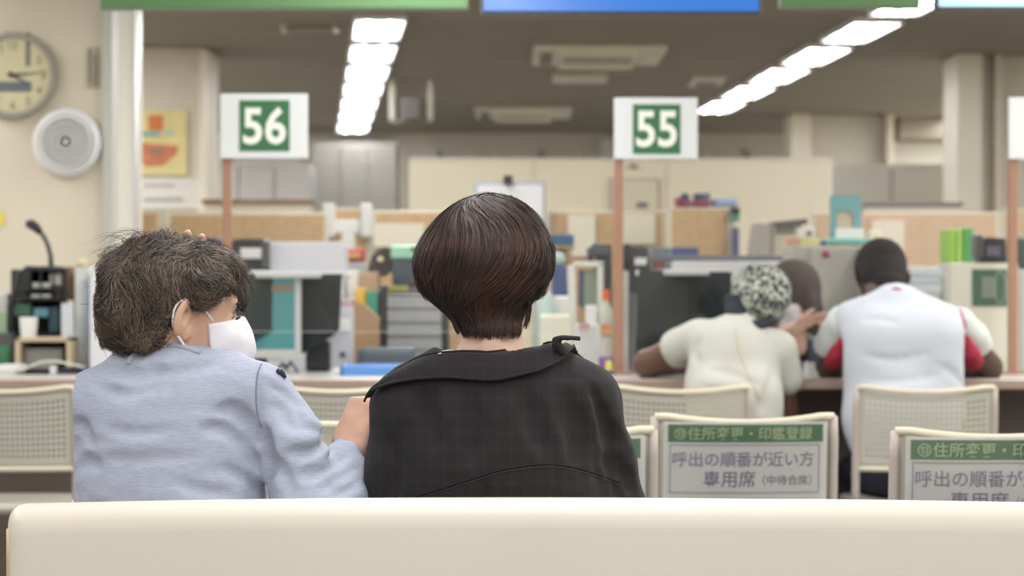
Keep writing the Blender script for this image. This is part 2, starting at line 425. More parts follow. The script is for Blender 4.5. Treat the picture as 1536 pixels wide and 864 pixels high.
# ------------------------------------------------------------------ hair
def strands(f, roots, dirfn, steps, step, off0, off1, width, stopz=None, jit=.0, seed=1, curl=None, lift_pow=1.5):
    """flat ribbons traced over the hair volume f; returns verts and quads"""
    rs = np.random.RandomState(seed); p = roots.copy(); N = len(p); pts = [p.copy()]; nr = []
    bias = rs.normal(0, jit, (N, 3)); alive = np.ones(N, bool); prev = None
    off0 = np.broadcast_to(off0, (N,)); off1 = np.broadcast_to(off1, (N,))
    steps_i = steps if hasattr(steps, '__len__') else np.full(N, steps)
    mx = int(np.max(steps_i))
    for i in range(mx):
        n = f.grad(p); d = dirfn(p) + bias; d = d - n * (d * n).sum(1, keepdims=True); d /= (np.linalg.norm(d, axis=1, keepdims=True) + 1e-9)
        if prev is not None: d = d * .45 + prev * .55; d /= (np.linalg.norm(d, axis=1, keepdims=True) + 1e-9)
        prev = d; nr.append(n)
        al = alive & (i < steps_i)
        if stopz is not None: al &= p[:, 2] > stopz
        alive = al; t = np.clip((i + 1) / steps_i, 0, 1) ** lift_pow
        q = f.project(p + d * step, off0 + (off1 - off0) * t, 2)
        p = np.where(alive[:, None], q, p + d * 1e-5); pts.append(p.copy())
    nr.append(nr[-1]); Pt = np.stack(pts, 1); Nn = np.stack(nr, 1)
    if curl is not None:
        amp, freq = curl; ph = rs.rand(N, 1) * 6.28; L = np.arange(mx + 1)[None] * step
        T = np.gradient(Pt, axis=1); T /= (np.linalg.norm(T, axis=2, keepdims=True) + 1e-9); Bn = np.cross(T, Nn)
        A = (amp * rs.uniform(.3, 1.3, (N, 1))) * np.clip(L / .03, 0, 1); fr = freq * rs.uniform(.6, 1.4, (N, 1))
        Pt = Pt + Bn * (A * np.sin(fr * L + ph))[..., None] + Nn * (A * .8 * (1 + np.cos(fr * L + ph)))[..., None]
    return ribbons(Pt, Nn, width, rs)
def ribbons(Pt, Nn, width, rs):
    N, K, _ = Pt.shape
    T = np.gradient(Pt, axis=1); T /= (np.linalg.norm(T, axis=2, keepdims=True) + 1e-9); S = np.cross(T, Nn); S /= (np.linalg.norm(S, axis=2, keepdims=True) + 1e-9)
    wd = width * rs.uniform(.6, 1.3, (N, 1)) * np.interp(np.linspace(0, 1, K), [0, .15, .75, 1], [.6, 1, .9, .15])[None]
    tw = rs.uniform(-.5, .5, (N, 1, 1)); S = S + Nn * tw; S /= (np.linalg.norm(S, axis=2, keepdims=True) + 1e-9)
    A = Pt + S * wd[..., None] / 2; B = Pt - S * wd[..., None] / 2
    v = np.stack([A, B], 2).reshape(-1, 3)
    b = (np.arange(N)[:, None] * K + np.arange(K - 1)[None]) * 2
    f = np.stack([b, b + 1, b + 3, b + 2], -1).reshape(-1, 4)
    return v, f
def hair_material(name, c, c2, island=.5, rough=.42, vs=30, stretch=None):
    return mat(name, c, rough, c2=c2, vs=vs, alpha_island=island, stretch=stretch, spec=.45)

# ------------------------------------------------------------------ the setting
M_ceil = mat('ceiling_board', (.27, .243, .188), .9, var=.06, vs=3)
M_wall = mat('cream_wall', (.66, .61, .51), .8, var=.04, vs=2)
M_wall2 = mat('grey_wall', (.58, .55, .47), .8, var=.05, vs=2)
M_floor = mat('vinyl_floor', (.17, .165, .165), .35, var=.12, vs=1.5)
M_white = mat('white_paint', (.72, .71, .67), .45)
M_cream = mat('cream_plastic', (.68, .64, .53), .42)
XL, XR, YB, YF = -4.6, 4.9, 23.4, -5.0
struct('floor', G().box(XL, XR, YF, YB, -.05, 0), M_floor)
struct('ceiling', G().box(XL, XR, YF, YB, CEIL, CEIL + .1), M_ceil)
struct('wall_back', G().box(XL, XR, YB, YB + .15, 0, CEIL), M_wall2)
struct('wall_right', G().box(XR, XR + .15, YF, YB, 0, CEIL), M_wall)
struct('wall_far_left', G().box(XL - .15, XL, YF, YB, 0, CEIL), M_wall)
struct('wall_rear', G().box(XL, XR, YF - .15, YF, 0, CEIL), M_wall)
# clock wall at the left end of the counter, with a steel edge strip
a = P(163, 0, 10.6)[0]
struct('wall_left', G().box(XL, a, 10.6, 10.8, 0, CEIL), mat('clock_wall', (.66, .60, .49), .85, var=.05, vs=2))
struct('trim_1', G().rbox(a - .022, a + .02, 10.57, 10.82, 0, CEIL, .004), mat('grey_trim', (.52, .52, .48), .4))
# white door-frame post in front of the passage
p0 = P(176, 0, 9.9)[0]; p1 = P(207, 0, 9.9)[0]
struct('trim_2', G().rbox(p0, p1, 9.9, 10.02, 0, CEIL, .008), mat('gloss_white', (.80, .78, .70), .25))
struct('trim_3', G().rbox(p1 - .012, p1 + .006, 9.885, 9.905, 0, CEIL, .003), mat('steel_strip', (.8, .8, .82), .2, metal=.8))
# columns
a = P(196, 0, 15.2)[0]; b = P(308, 0, 15.2)[0]
c1 = struct('wall_column_left', G().rbox(a - .3, b, 15.2, 15.9, 0, CEIL, .012), M_wall)
struct('trim_4', G().rbox(b - .035, b + .005, 15.17, 15.25, 0, CEIL - .02, .004), mat('column_edge', (.80, .75, .62), .4))
a = P(1435, 0, 15.6)[0]; b = P(1474, 0, 15.6)[0]
struct('wall_column_right', G().rbox(a, b, 15.6, 16.1, 0, CEIL, .012), mat('column_white', (.74, .70, .58), .6))
struct('trim_5', G().rbox(b, b + .09, 15.75, 15.95, 0, CEIL, .004), M_wall2)
struct('trim_6', G().rbox(b + .09, b + .14, 15.68, 15.95, 0, CEIL, .004), M_wall)
struct('wall_right_return', G().box(b + .14, XR, 15.8, 15.95, 0, CEIL), M_wall)
a = P(1186, 0, 20.8)[0]; b = P(1216, 0, 20.8)[0]; c = P(1330, 0, 20.8)[0]
struct('wall_column_middle', G().rbox(a, b, 20.8, 21.3, 0, CEIL, .01), mat('column_white', (.7, .66, .55), .6))
struct('wall_column_side', G().rbox(b, c, 20.95, 21.3, 0, CEIL, .01), M_wall2)
struct('trim_7', G().rbox(c, c + .06, 20.8, 21.3, 0, CEIL, .01), M_wall)
# duct beam at the far right, hanging from the ceiling
struct('trim_8', G().box(P(1350, 0, 21.2)[0], P(1450, 0, 21.2)[0], 21.2, 21.9, 2.42, CEIL), mat('duct_dark', (.30, .27, .21), .8))
# panel seams and bright window blinds on the back wall
for i, px in enumerate((352, 398, 448, 500, 556, 606, 660, 705, 742, 812, 868, 905, 960, 1010, 1060, 1120)):
    x = P(px, 0, YB)[0]
    struct('trim_%d' % (20 + i), G().box(x - .02, x + .02, YB - .03, YB, 0, 2.45), M_wall if i % 3 else mat('seam_grey', (.3, .29, .27), .7))
for i, (x0, x1, y0, y1) in enumerate([(350, 448, 238, 300), (500, 560, 206, 300), (900, 952, 206, 236)]):
    a = P(x0, y0, YB - .05); b = P(x1, y1, YB - .05)
    struct('window_%d' % (i + 1), G().rbox(a[0], b[0], YB - .06, YB - .02, b[2], a[2], .01), mat('frosted_pane', (.62, .63, .60), .4))

# ------------------------------------------------------------------ ceiling lamps in view
lamp_m = mat('lamp_tube', (1, 1, 1), .4, emit=(.93, .93, 1.0), es=LAMP_E); louvre = mat('lamp_louvre', (.8, .8, .78), .3)
lamp_bed = mat('lamp_reflector', (.9, .9, .9), .3, emit=(.9, .88, 1.0), es=1.6)
def ceiling_lamp(name, x, y, rz, L=1.2, W=.25, label='', group=None):
    t = thing(name, label, 'ceiling light', (0, 0, CEIL), group); ORG[t.name] = (0, 0, 0); z = -.004
    mk('housing', G().box(-W / 2 - .015, -W / 2, -L / 2, L / 2, -.03, 0).box(W / 2, W / 2 + .015, -L / 2, L / 2, -.03, 0).box(-W / 2, W / 2, -L / 2 - .03, -L / 2, -.03, 0).box(-W / 2, W / 2, L / 2, L / 2 + .03, -.03, 0), louvre, t)
    mk('reflector', G().box(-W / 2, W / 2, -L / 2, L / 2, -.006, -.001), lamp_bed, t)
    for k in (-1, 1):
        mk('tube', G().tube([(k * W * .24, -L / 2 + .03, -.018), (k * W * .24, L / 2 - .03, -.018)], .015, 8), lamp_m, t, smooth=True)
    mk('divider', G().box(-W / 2, W / 2, -.012, .012, -.03, -.001), lamp_bed, t)
    t.location = (x, y, CEIL); t.rotation_euler = (0, 0, rz); return t
ords = ['nearest', 'second nearest', 'third nearest', 'fourth nearest', 'fifth nearest', 'sixth nearest', 'farthest']
Z0 = CEIL - CAMZ
for k in range(7):
    y = 14.0 + 1.385 * k; f = (y - 13.4) / 9.6; x = -.694 - .76 * f
    ceiling_lamp('ceiling_lamp', x, y, math.atan(.079), 1.02, .26, '%s lamp of the bright strip above sign 56' % ords[k], 'louvred ceiling lamps in strips')
for k in range(6):
    y = 12.72 + 1.42 * k; x = 2.02 - .055 * (y - 12.7)
    ceiling_lamp('ceiling_lamp', x, y, math.atan(.055), 1.02, .25, '%s lamp of the bright strip running down to sign 55' % (ords[k] if k < 5 else 'farthest'), 'louvred ceiling lamps in strips')
ceiling_lamp('ceiling_lamp', P(1425, 0, 21.6)[0], 21.6, 0, 1.2, .2, 'single lit lamp beside the big right column', None)

vent_m = mat('vent_plastic', (.74, .70, .58), .5); vent_d = mat('vent_slot', (.24, .22, .18), .8)
def cassette(px, D, W, L, label, name='air_conditioner'):
    x = P(px, 0, D)[0]; t = thing(name, label, 'air conditioner', (x, D, CEIL))
    mk('panel', G().rbox(x - W / 2, x + W / 2, D - L / 2, D + L / 2, CEIL - .03, CEIL, .01), vent_m, t)
    mk('grille', G().rbox(x - W * .26, x + W * .26, D - L * .26, D + L * .26, CEIL - .042, CEIL - .028, .004), mat('grille', (.42, .39, .32), .6), t)
    for sx in (-1, 1):
        mk('flap', G().rbox(x + sx * W * .4 - .035, x + sx * W * .4 + .035, D - L * .3, D + L * .3, CEIL - .045, CEIL - .03, .004), vent_d if sx < 0 else vent_m, t)
        mk('flap', G().rbox(x - W * .3, x + W * .3, D + sx * L * .4 - .035, D + sx * L * .4 + .035, CEIL - .06, CEIL - .03, .004), vent_m, t)
    return t
cassette(897, 15.6, .80, 1.1, 'larger four-way ceiling air conditioner between the two lamp strips')
cassette(785, 20.6, .78, 1.0, 'smaller-looking far ceiling air conditioner to the left of sign 55')
tag(mk('ceiling_vent', G().rbox(P(840, 0, 14.6)[0], P(935, 0, 14.6)[0], 17.0, 17.25, CEIL - .05, CEIL, .01), vent_m), 'slim pale vent strip behind the larger ceiling air conditioner', 'vent')
t = thing('ceiling_rail', 'thin rail with two pale end fittings on the ceiling left of the lamp strip', 'ceiling rail', P(465, 40, 14.0))
a = P(422, 0, 14.0)[0]; b = P(507, 0, 14.0)[0]
mk('rail', G().rbox(a, b, 13.98, 14.03, CEIL - .03, CEIL, .004), mat('rail_brown', (.36, .33, .26), .6), t)
for x in (a, b - .03): mk('end_fitting', G().rbox(x, x + .03, 13.95, 14.06, CEIL - .04, CEIL, .006), vent_m, t)
t = thing('projector_bracket', 'hanging dark bracket with pale side arms right of the left lamp strip', 'bracket', P(615, 180, 17.5))
a = P(588, 150, 17.5); b = P(645, 182, 17.5)
for x in (a[0], b[0]): mk('arm', G().rbox(x - .02, x + .02, 17.48, 17.54, b[2], CEIL, .006), vent_m, t)
mk('crossbar', G().rbox(a[0], b[0], 17.47, 17.55, b[2] - .02, b[2] + .02, .006), vent_d, t)
mk('box', G().rbox(a[0] + .06, b[0] - .06, 17.4, 17.62, b[2], b[2] + .16, .02), mat('bracket_dark', (.16, .15, .13), .7), t)
t = thing('ceiling_speaker', 'small pale square fitting on the ceiling beside sign 55', 'ceiling fitting', (P(1058, 0, 17.5)[0], 17.5, CEIL))
mk('plate', G().rbox(P(1036, 0, 17.5)[0], P(1084, 0, 17.5)[0], 17.2, 17.8, CEIL - .03, CEIL, .01), vent_m, t)
mk('socket', G().lathe((P(1060, 0, 17.5)[0], 17.5, CEIL - .05), [(.07, 0), (.09, .02), (.09, .03)]), vent_d, t, smooth=True, auto=40)

# ------------------------------------------------------------------ overhead boards and screens hung above the counter
DB = 8.75
def hung_board(name, px0, px1, pyb, label, cat, face, h=.42, dep=.06, border=.012):
    a = P(px0, pyb, DB); b = P(px1, pyb, DB); t = thing(name, label, cat, ((a[0] + b[0]) / 2, DB, a[2]))
    mk('frame', G().rbox(a[0], b[0], DB, DB + dep, a[2], a[2] + h, .006), mat('dark_frame', (.07, .075, .08), .4) if 'screen' in name else mat('board_edge', (.25, .3, .22), .5), t)
    mk('screen' if 'screen' in name else 'face_panel', G().rbox(a[0] + border, b[0] - border, DB - .006, DB + .004, a[2] + border, a[2] + h - border, .002), face, t)
    for x in (a[0] + .12, b[0] - .12): mk('hanger', G().tube([(x, DB + dep / 2, a[2] + h - .02), (x, DB + dep / 2, CEIL)], .008, 8), M_white, t)
    return t
hung_board('overhead_board', 150, 703, 14, 'long green board hung above sign 56 at the top edge', 'signboard', mat('board_green', (.13, .27, .11), .5), border=.004)
hung_board('overhead_screen', 720, 1143, 22, 'blue call-number screen hung at the top edge between two green boards', 'screen', mat('screen_blue', (.02, .05, .12), .2, emit=(.03, .17, .60), es=.85))
hung_board('overhead_board', 1170, 1381, 12, 'short green board hung at the top between the blue and pale screens', 'signboard', mat('board_green', (.13, .27, .11), .5), border=.004)
hung_board('overhead_screen', 1403, 1700, 15, 'pale cyan lit screen hung at the top right corner', 'screen', mat('screen_cyan', (.2, .3, .3), .2, emit=(.42, .82, .92), es=.95))

# ------------------------------------------------------------------ clocks, poster
D = 10.6
t = thing('wall_clock', 'large round cream clock cut by the left edge of the picture', 'clock', P(22, 114, D))
c = P(22, 114, D - .001); R = .178
mk('case', G().lathe((c[0], D, c[2]), [(R, 0), (R + .004, -.03), (R - .004, -.05), (R - .02, -.05), (R - .024, -.035)], 'y', 48), mat('clock_rim', (.30, .28, .24), .35), t, smooth=True, auto=35)
mk('dial', G().lathe((c[0], D - .03, c[2]), [(R - .022, 0), (R - .022, -.006)], 'y', 48), mat('clock_dial', (.60, .56, .36), .6), t, smooth=True, auto=30)
for k in range(12):
    n_ = k + 1; an = math.pi / 2 - 2 * math.pi * n_ / 12; rr = R * .70
    mk('numeral', text_geo(str(n_), .02 if n_ < 10 else .032, .028, c[0] + rr * math.cos(an), c[2] + rr * math.sin(an), D - .0375), mat('numeral_grey', (.20, .19, .15), .6), t)
def hand(ang, L, wd):
    an = math.radians(ang); d = np.array((math.sin(an), math.cos(an))); n_ = np.array((d[1], -d[0])); o = np.array((c[0], c[2])); g = G()
    g.prism([tuple(o - d * .02 + n_ * wd), tuple(o + d * L), tuple(o - d * .02 - n_ * wd)], D - .042, D - .039); return g
mk('hour_hand', hand(118, .085, .009), mat('clock_black', (.04, .04, .05), .4), t); mk('minute_hand', hand(84, .135, .006), MATS['clock_black'], t)
dz = P(0, 131, D)[2]
mk('display_window', G().rbox(c[0] - .08, c[0] + .075, D - .041, D - .035, dz - .02, dz + .02, .004), mat('lcd_blue_grey', (.10, .13, .16), .4), t)
t = thing('wall_speaker', 'round white speaker with concentric rings on the left wall below the clock', 'speaker', P(102, 214, D))
c2_ = P(102, 214, D)
mk('housing', G().lathe((c2_[0], D, c2_[2]), [(.142, 0), (.146, -.02), (.138, -.045), (.118, -.055), (.108, -.045)], 'y', 48), mat('speaker_white', (.72, .72, .73), .5), t, smooth=True, auto=50)
for r in (.10, .078, .056, .034): mk('grille_ring', G().tube([(c2_[0] + r * math.cos(2 * math.pi * k / 40), D - .056, c2_[2] + r * math.sin(2 * math.pi * k / 40)) for k in range(40)], .0075, 8, closed=True), mat('speaker_white', (.72, .72, .73), .5), t, smooth=True)
mk('grille_plate', G().lathe((c2_[0], D - .03, c2_[2]), [(.108, 0), (.108, -.015)], 'y', 40), mat('speaker_grey', (.66, .66, .67), .6), t, smooth=True, auto=30)
mk('centre_badge', G().lathe((c2_[0], D - .045, c2_[2]), [(.016, 0), (.016, -.008)], 'y', 20), mat('badge_grey', (.5, .5, .5), .5), t)
# intercom strip on the wall
a = P(131, 72, D); b = P(147, 132, D)
t = thing('wall_switch_strip', 'narrow vertical dark slotted strip on the wall right of the clock', 'wall fitting', (a[0], D, b[2]))
mk('plate', G().rbox(a[0], b[0], D - .012, D, b[2], a[2], .003), mat('strip_beige', (.42, .38, .30), .6), t)
mk('slot', G().rbox(a[0] + .006, a[0] + .016, D - .016, D - .01, b[2] + .02, a[2] - .01, .002), vent_d, t); mk('slot', G().rbox(b[0] - .014, b[0] - .006, D - .016, D - .01, b[2] + .01, a[2] - .03, .002), vent_d, t)
tag(mk('wall_notice', G().rbox(P(-6, 0, D)[0], P(7, 0, D)[0], D - .006, D, P(0, 338, D)[2], P(0, 318, D)[2], .001), mat('note_yellow', (.75, .62, .12), .7)), 'small yellow note on the left wall at the picture edge', 'note')
# poster on the column
D = 15.19; t = thing('poster', 'yellow poster with orange square and red picture on the left column', 'poster', P(240, 262, D))
a = P(196, 166, D); b = P(281, 263, D)
mk('sheet', G().rbox(a[0], b[0], D - .008, D, b[2], a[2], .001), mat('poster_yellow', (.72, .62, .30), .7, var=.12, vs=6), t)
def patch(nm, x0, y0, x1, y1, m, par, D, e=.002): 
    a = P(x0, y0, D); b = P(x1, y1, D); return mk(nm, G().box(a[0], b[0], D - .008 - e, D - .007, b[2], a[2]), m, par)
patch('orange_patch', 223, 173, 245, 196, mat('print_orange', (.62, .20, .06), .7), t, D)
patch('teal_band', 205, 197, 240, 205, mat('print_teal', (.22, .42, .38), .7), t, D)
mk('red_picture', G().prism([P(x, y, D)[::2] for x, y in ((206, 213), (268, 219), (264, 232), (246, 248), (222, 250), (206, 240))], D - .011, D - .007), mat('print_red', (.56, .20, .10), .7, var=.25, vs=12), t)
patch('grey_picture', 222, 222, 246, 232, mat('print_brown', (.33, .2, .14), .7), t, D, .005)
patch('blue_strip', 246, 197, 262, 203, mat('print_pale_blue', (.4, .55, .5), .7), t, D)
t = thing('wall_paper_notice', 'white paper notice with grey lines below the yellow poster', 'notice', P(250, 312, D))
a = P(200, 268, D); b = P(299, 314, D)
mk('sheet', G().rbox(a[0], b[0], D - .006, D, b[2], a[2], .001), mat('paper_white', (.72, .70, .64), .7), t)
patch('printed_line', 215, 296, 275, 302, mat('print_grey', (.42, .42, .40), .7), t, D); patch('printed_line', 215, 276, 262, 280, MATS['print_grey'], t, D)

# ------------------------------------------------------------------ far office furniture
def simple(name, px0, px1, py0, D, z0, dep, m, label, cat, b=.006, group=None, py1=None):
    return tag(mk(name, pbox(px0, px1, py0, D, z0, dep, b=b, py1=py1), m), label, cat, group)
cab = mat('cabinet_grey', (.46, .46, .43), .5, var=.04, vs=3)
def cabinet(px0, px1, py0, D, dep, m, label, ndoor=2):
    a = P(px0, py0, D); b = P(px1, py0, D); t = thing('steel_cabinet', label, 'cabinet', ((a[0] + b[0]) / 2, D, 0))
    mk('body', G().rbox(a[0], b[0], D, D + dep, 0, a[2], .008), m, t); wd = (b[0] - a[0]) / ndoor
    for k in range(ndoor):
        d = mk('door', G().rbox(a[0] + k * wd + .008, a[0] + (k + 1) * wd - .008, D - .018, D + .002, .06, a[2] - .03, .004), m, t)
        mk('handle', G().rbox(a[0] + (k + .9 if k % 2 == 0 else k + .1) * wd - .008, a[0] + (k + .9 if k % 2 == 0 else k + .1) * wd + .008, D - .03, D - .015, a[2] * .55, a[2] * .55 + .12, .003), mat('chrome', (.6, .6, .6), .3, metal=1), d)
    return t
cabinet(305, 466, 246, 20.5, .45, cab, 'tall grey steel cabinet far behind sign pole 56', 3)
cabinet(468, 596, 214, 21.4, .45, mat('cabinet_pale', (.40, .39, .34), .7), 'tall pale cabinet far behind, left of the cream partition', 3)
cabinet(1255, 1420, 246, 16.4, .4, mat('cabinet_beige', (.47, .45, .38), .55), 'beige grey cabinet behind the right end of the cream partition', 2)
# cream partition screens
D = 14.0; pm = mat('partition_cream', (.88, .82, .64), .75, var=.03, vs=2)
xs = [612, 800, 1000, 1249]; labs = ['cream partition panel right of the far cabinets', 'middle cream partition panel behind the short-haired head', 'cream partition panel behind the dark books and desks']
for k in range(3):
    a = P(xs[k], 237, D); b = P(xs[k + 1], 237, D); t = thing('partition_screen', labs[k], 'partition', ((a[0] + b[0]) / 2, D, 0))
    mk('panel', G().rbox(a[0] + .002, b[0] - .002, D, D + .04, .05, a[2] - .015, .004), pm, t)
    mk('top_rail', G().rbox(a[0] + .001, b[0] - .001, D - .004, D + .044, a[2] - .018, a[2], .004), mat('rail_cream', (.74, .70, .58), .5), t)
    for x in (a[0] + .05, b[0] - .05): mk('foot', G().rbox(x - .03, x + .03, D - .15, D + .2, 0, .05, .006), M_white, t)
# cork topped desk partitions
cork = mat('cork_board', (.50, .35, .20), .9, var=.10, vs=40); cork2 = mat('cork_pink', (.56, .41, .29), .9, var=.08, vs=40)
def desk_partition(px0, px1, py0, D, label, m=cork, pad=(6, 6)):
    a = P(px0, py0, D); b = P(px1, py0, D); t = thing('desk_partition', label, 'partition', ((a[0] + b[0]) / 2, D, 0))
    mk('frame', G().rbox(a[0], b[0], D, D + .035, 0, a[2], .005), mat('partition_frame', (.62, .58, .47), .5), t)
    q = FPX / D; mk('cork_panel', G().rbox(a[0] + pad[0] / q, b[0] - pad[1] / q, D - .006, D + .002, .75, a[2] - 3 / q, .002), m, t); return t
desk_partition(205, 252, 317, 12.4, 'narrow brown board at the foot of the left column', pad=(3, 16))
desk_partition(252, 492, 319, 12.0, 'long brown cork partition behind sign pole 56')
desk_partition(494, 556, 312, 12.4, 'short brown partition with white hooks behind the red tin')
desk_partition(558, 700, 316, 12.0, 'brown partition with pinned paper left of the short-haired head')
desk_partition(822, 1000, 316, 12.0, 'brown partition behind sign pole 55')
desk_partition(1005, 1102, 311, 11.6, 'square-ended cork board below the dark books', pad=(3, 12))
desk_partition(1218, 1500, 318, 12.2, 'long pinkish cork partition behind the bent man', cork2)
desk_partition(1502, 1620, 314, 12.6, 'cork partition at the right edge of the picture', cork2)
simple('pinned_paper', 560, 636, 335, 11.98, 0, .006, mat('paper_cream', (.70, .66, .54), .8), 'cream paper pinned on the partition left of the short-haired head', 'paper', .001, py1=371)
simple('pinned_paper', 852, 893, 322, 11.98, 0, .006, mat('paper_cream', (.70, .66, .54), .8), 'tall pale sheet pinned left of sign pole 55', 'paper', .001, py1=385)
simple('pinned_paper', 935, 983, 320, 11.98, 0, .006, mat('paper_cream', (.70, .66, .54), .8), 'pale sheet pinned right of sign pole 55', 'paper', .001, py1=366)
t = thing('pinned_notice', 'pink-framed notice pinned on the right cork partition', 'notice', P(1332, 372, 12.18))
mk('border', pbox(1304, 1360, 326, 12.185, 0, .008, py1=385, b=.001), mat('pink_border', (.62, .42, .34), .8), t)
mk('sheet', pbox(1309, 1356, 331, 12.18, 0, .006, py1=384, b=.001), mat('paper_cream', (.70, .66, .54), .8), t)
# shelf seen over the cork partition
t = thing('bench_shelf', 'cream shelf with a brown top edge behind sign pole 56', 'shelf', P(385, 318, 13.2))
mk('board', pbox(306, 466, 303, 13.2, 0, .3), M_cream, t); mk('top_edge', pbox(302, 468, 299, 13.18, 0, .33, py1=305), mat('edge_brown', (.26, .15, .09), .5), t)
t = thing('low_screen', 'low screen with a thin dark top rail behind the right cork partition', 'screen', P(1370, 303, 12.9)[:2] + (0,))
mk('panel', pbox(1298, 1443, 309, 12.91, 0, .03), M_wall, t); mk('top_rail', pbox(1296, 1445, 303, 12.9, 0, .05, py1=310), mat('rail_dark', (.20, .18, .19), .5), t)

# ------------------------------------------------------------------ counter
wood = mat('counter_wood', (.34, .25, .20), .45, var=.10, vs=4, stretch=(1, 12, 12)); counter_top = mat('counter_top', (.52, .50, .47), .3, var=.04, vs=6)
CT = .84; CY0, CY1 = 8.25, 9.2
t = thing('service_counter', 'long service counter with a brown front edge across the hall', 'counter', (0, CY0, 0))
mk('worktop', G().rbox(-3.9, 3.9, CY0 + .012, CY1, CT - .03, CT, .004), counter_top, t)
mk('front_edge', G().rbox(-3.9, 3.9, CY0, CY0 + .02, CT - .034, CT - .001, .006), wood, t, label='brown wooden front edge')
mk('front_panel', G().box(-3.9, 3.9, CY0 + .38, CY0 + .42, .05, CT - .03), mat('panel_brown', (.15, .12, .10), .6), t)
mk('kick_board', G().box(-3.9, 3.9, CY0 + .4, CY0 + .43, 0, .06), mat('kick_black', (.03, .03, .03), .6), t)
for x in (-3.6, -2.2, -.9, .1, 1.45, 2.7, 3.7): mk('bracket_leg', G().rbox(x - .02, x + .02, CY0 + .15, CY0 + .40, 0, CT - .03, .004), mat('leg_grey', (.3, .3, .3), .4), t)
DZ = .80
for x0, x1, y1, lab in ((-3.9, -1.70, 10.5, 'staff desk in front of the clock wall'), (-1.69, .86, 10.92, 'long staff desk between the two whole number signs'), (1.36, 3.9, 10.92, 'staff desk behind the bent man')):
    t = thing('staff_desk', lab, 'desk', ((x0 + x1) / 2, 9.4, 0))
    mk('desktop', G().rbox(x0, x1, 9.22, y1, DZ - .03, DZ, .006), mat('desk_grey', (.48, .47, .44), .5), t)
    for x in (x0 + .06, x1 - .06): mk('leg_panel', G().rbox(x - .02, x + .02, 9.4, y1 - .1, 0, DZ - .03, .006), mat('leg_grey', (.3, .3, .3), .4), t)

# number signs on poles
copper = mat('brown_pole', (.36, .19, .125), .45, var=.05, vs=10); signw = mat('sign_white', (.72, .75, .76), .45); signg = mat('sign_green', (.035, .15, .060), .45)
def number_sign(no, pxp, px0, px1, py0, py1, gx0, gx1, gy0, gy1, label, D=8.78, tilt=0):
    a = P(px0, py0, D); b = P(px1, py1, D); xp = P(pxp, 0, D)[0]; t = thing('number_sign', label, 'sign', (xp, D, CT), 'window number signs on brown poles')
    mk('pole', G().rbox(xp - .015, xp + .015, D, D + .03, CT + .005, a[2] + .0, .003), copper, t)
    mk('pole_base', G().rbox(xp - .05, xp + .05, D - .03, D + .06, CT, CT + .008, .003), copper, t)
    mk('board', G().rbox(a[0], b[0], D - .016, D, b[2], a[2], .003), signw, t, label='white board')
    c = P(gx0, gy0, D); d = P(gx1, gy1, D)
    gp = mk('green_square', G().box(c[0], d[0], D - .019, D - .015, d[2], c[2]), signg, t)
    mk('numerals', text_geo(no, (d[0] - c[0]) * .86, (c[2] - d[2]) * .74, (c[0] + d[0]) / 2, (c[2] + d[2]) / 2, D - .0195, keep=False, bold=.022), mat('numeral_white', (.85, .88, .80), .5), gp)
    return t
number_sign('56', 340, 331, 462, 141, 238, 360, 435, 151, 227, 'sign reading 56, left of the masked woman and nearest the wall clock')
number_sign('55', 928, 921, 1046, 147, 239, 949, 1020, 157, 231, 'sign reading 55, middle pole between the black shirt and the headscarf')
number_sign('54', 1520, 1512, 1640, 147, 239, 1543, 1616, 157, 230, 'sign on a brown pole cut by the right picture edge')
# clear guard sheets between the poles
acr = glass_mat('clear_acrylic', .012); acre = mat('acrylic_edge', (.62, .66, .62), .3)
for x0, x1, yb_, lab in ((352, 918, 498, 'clear acrylic guard sheet hung between signs 56 and 55'), (938, 1508, 560, 'clear acrylic guard sheet between sign 55 and the right pole')):
    a = P(x0, 245, 8.8); b = P(x1, yb_, 8.8); t = thing('acrylic_guard', lab, 'guard screen', ((a[0] + b[0]) / 2, 8.8, b[2]))
    mk('sheet', G().box(a[0], b[0], 8.805, 8.809, b[2] + .003, a[2]), acr, t); mk('bottom_edge', G().box(a[0], b[0], 8.804, 8.81, b[2], b[2] + .0015), acre, t)

# ------------------------------------------------------------------ desk clutter behind the counter
paperw = mat('paper_bright', (.74, .74, .72), .7); black = mat('black_plastic', (.025, .026, .03), .4); dgrey = mat('dark_grey_plastic', (.07, .075, .08), .5)
lwhite = mat('light_plastic', (.66, .67, .66), .45)
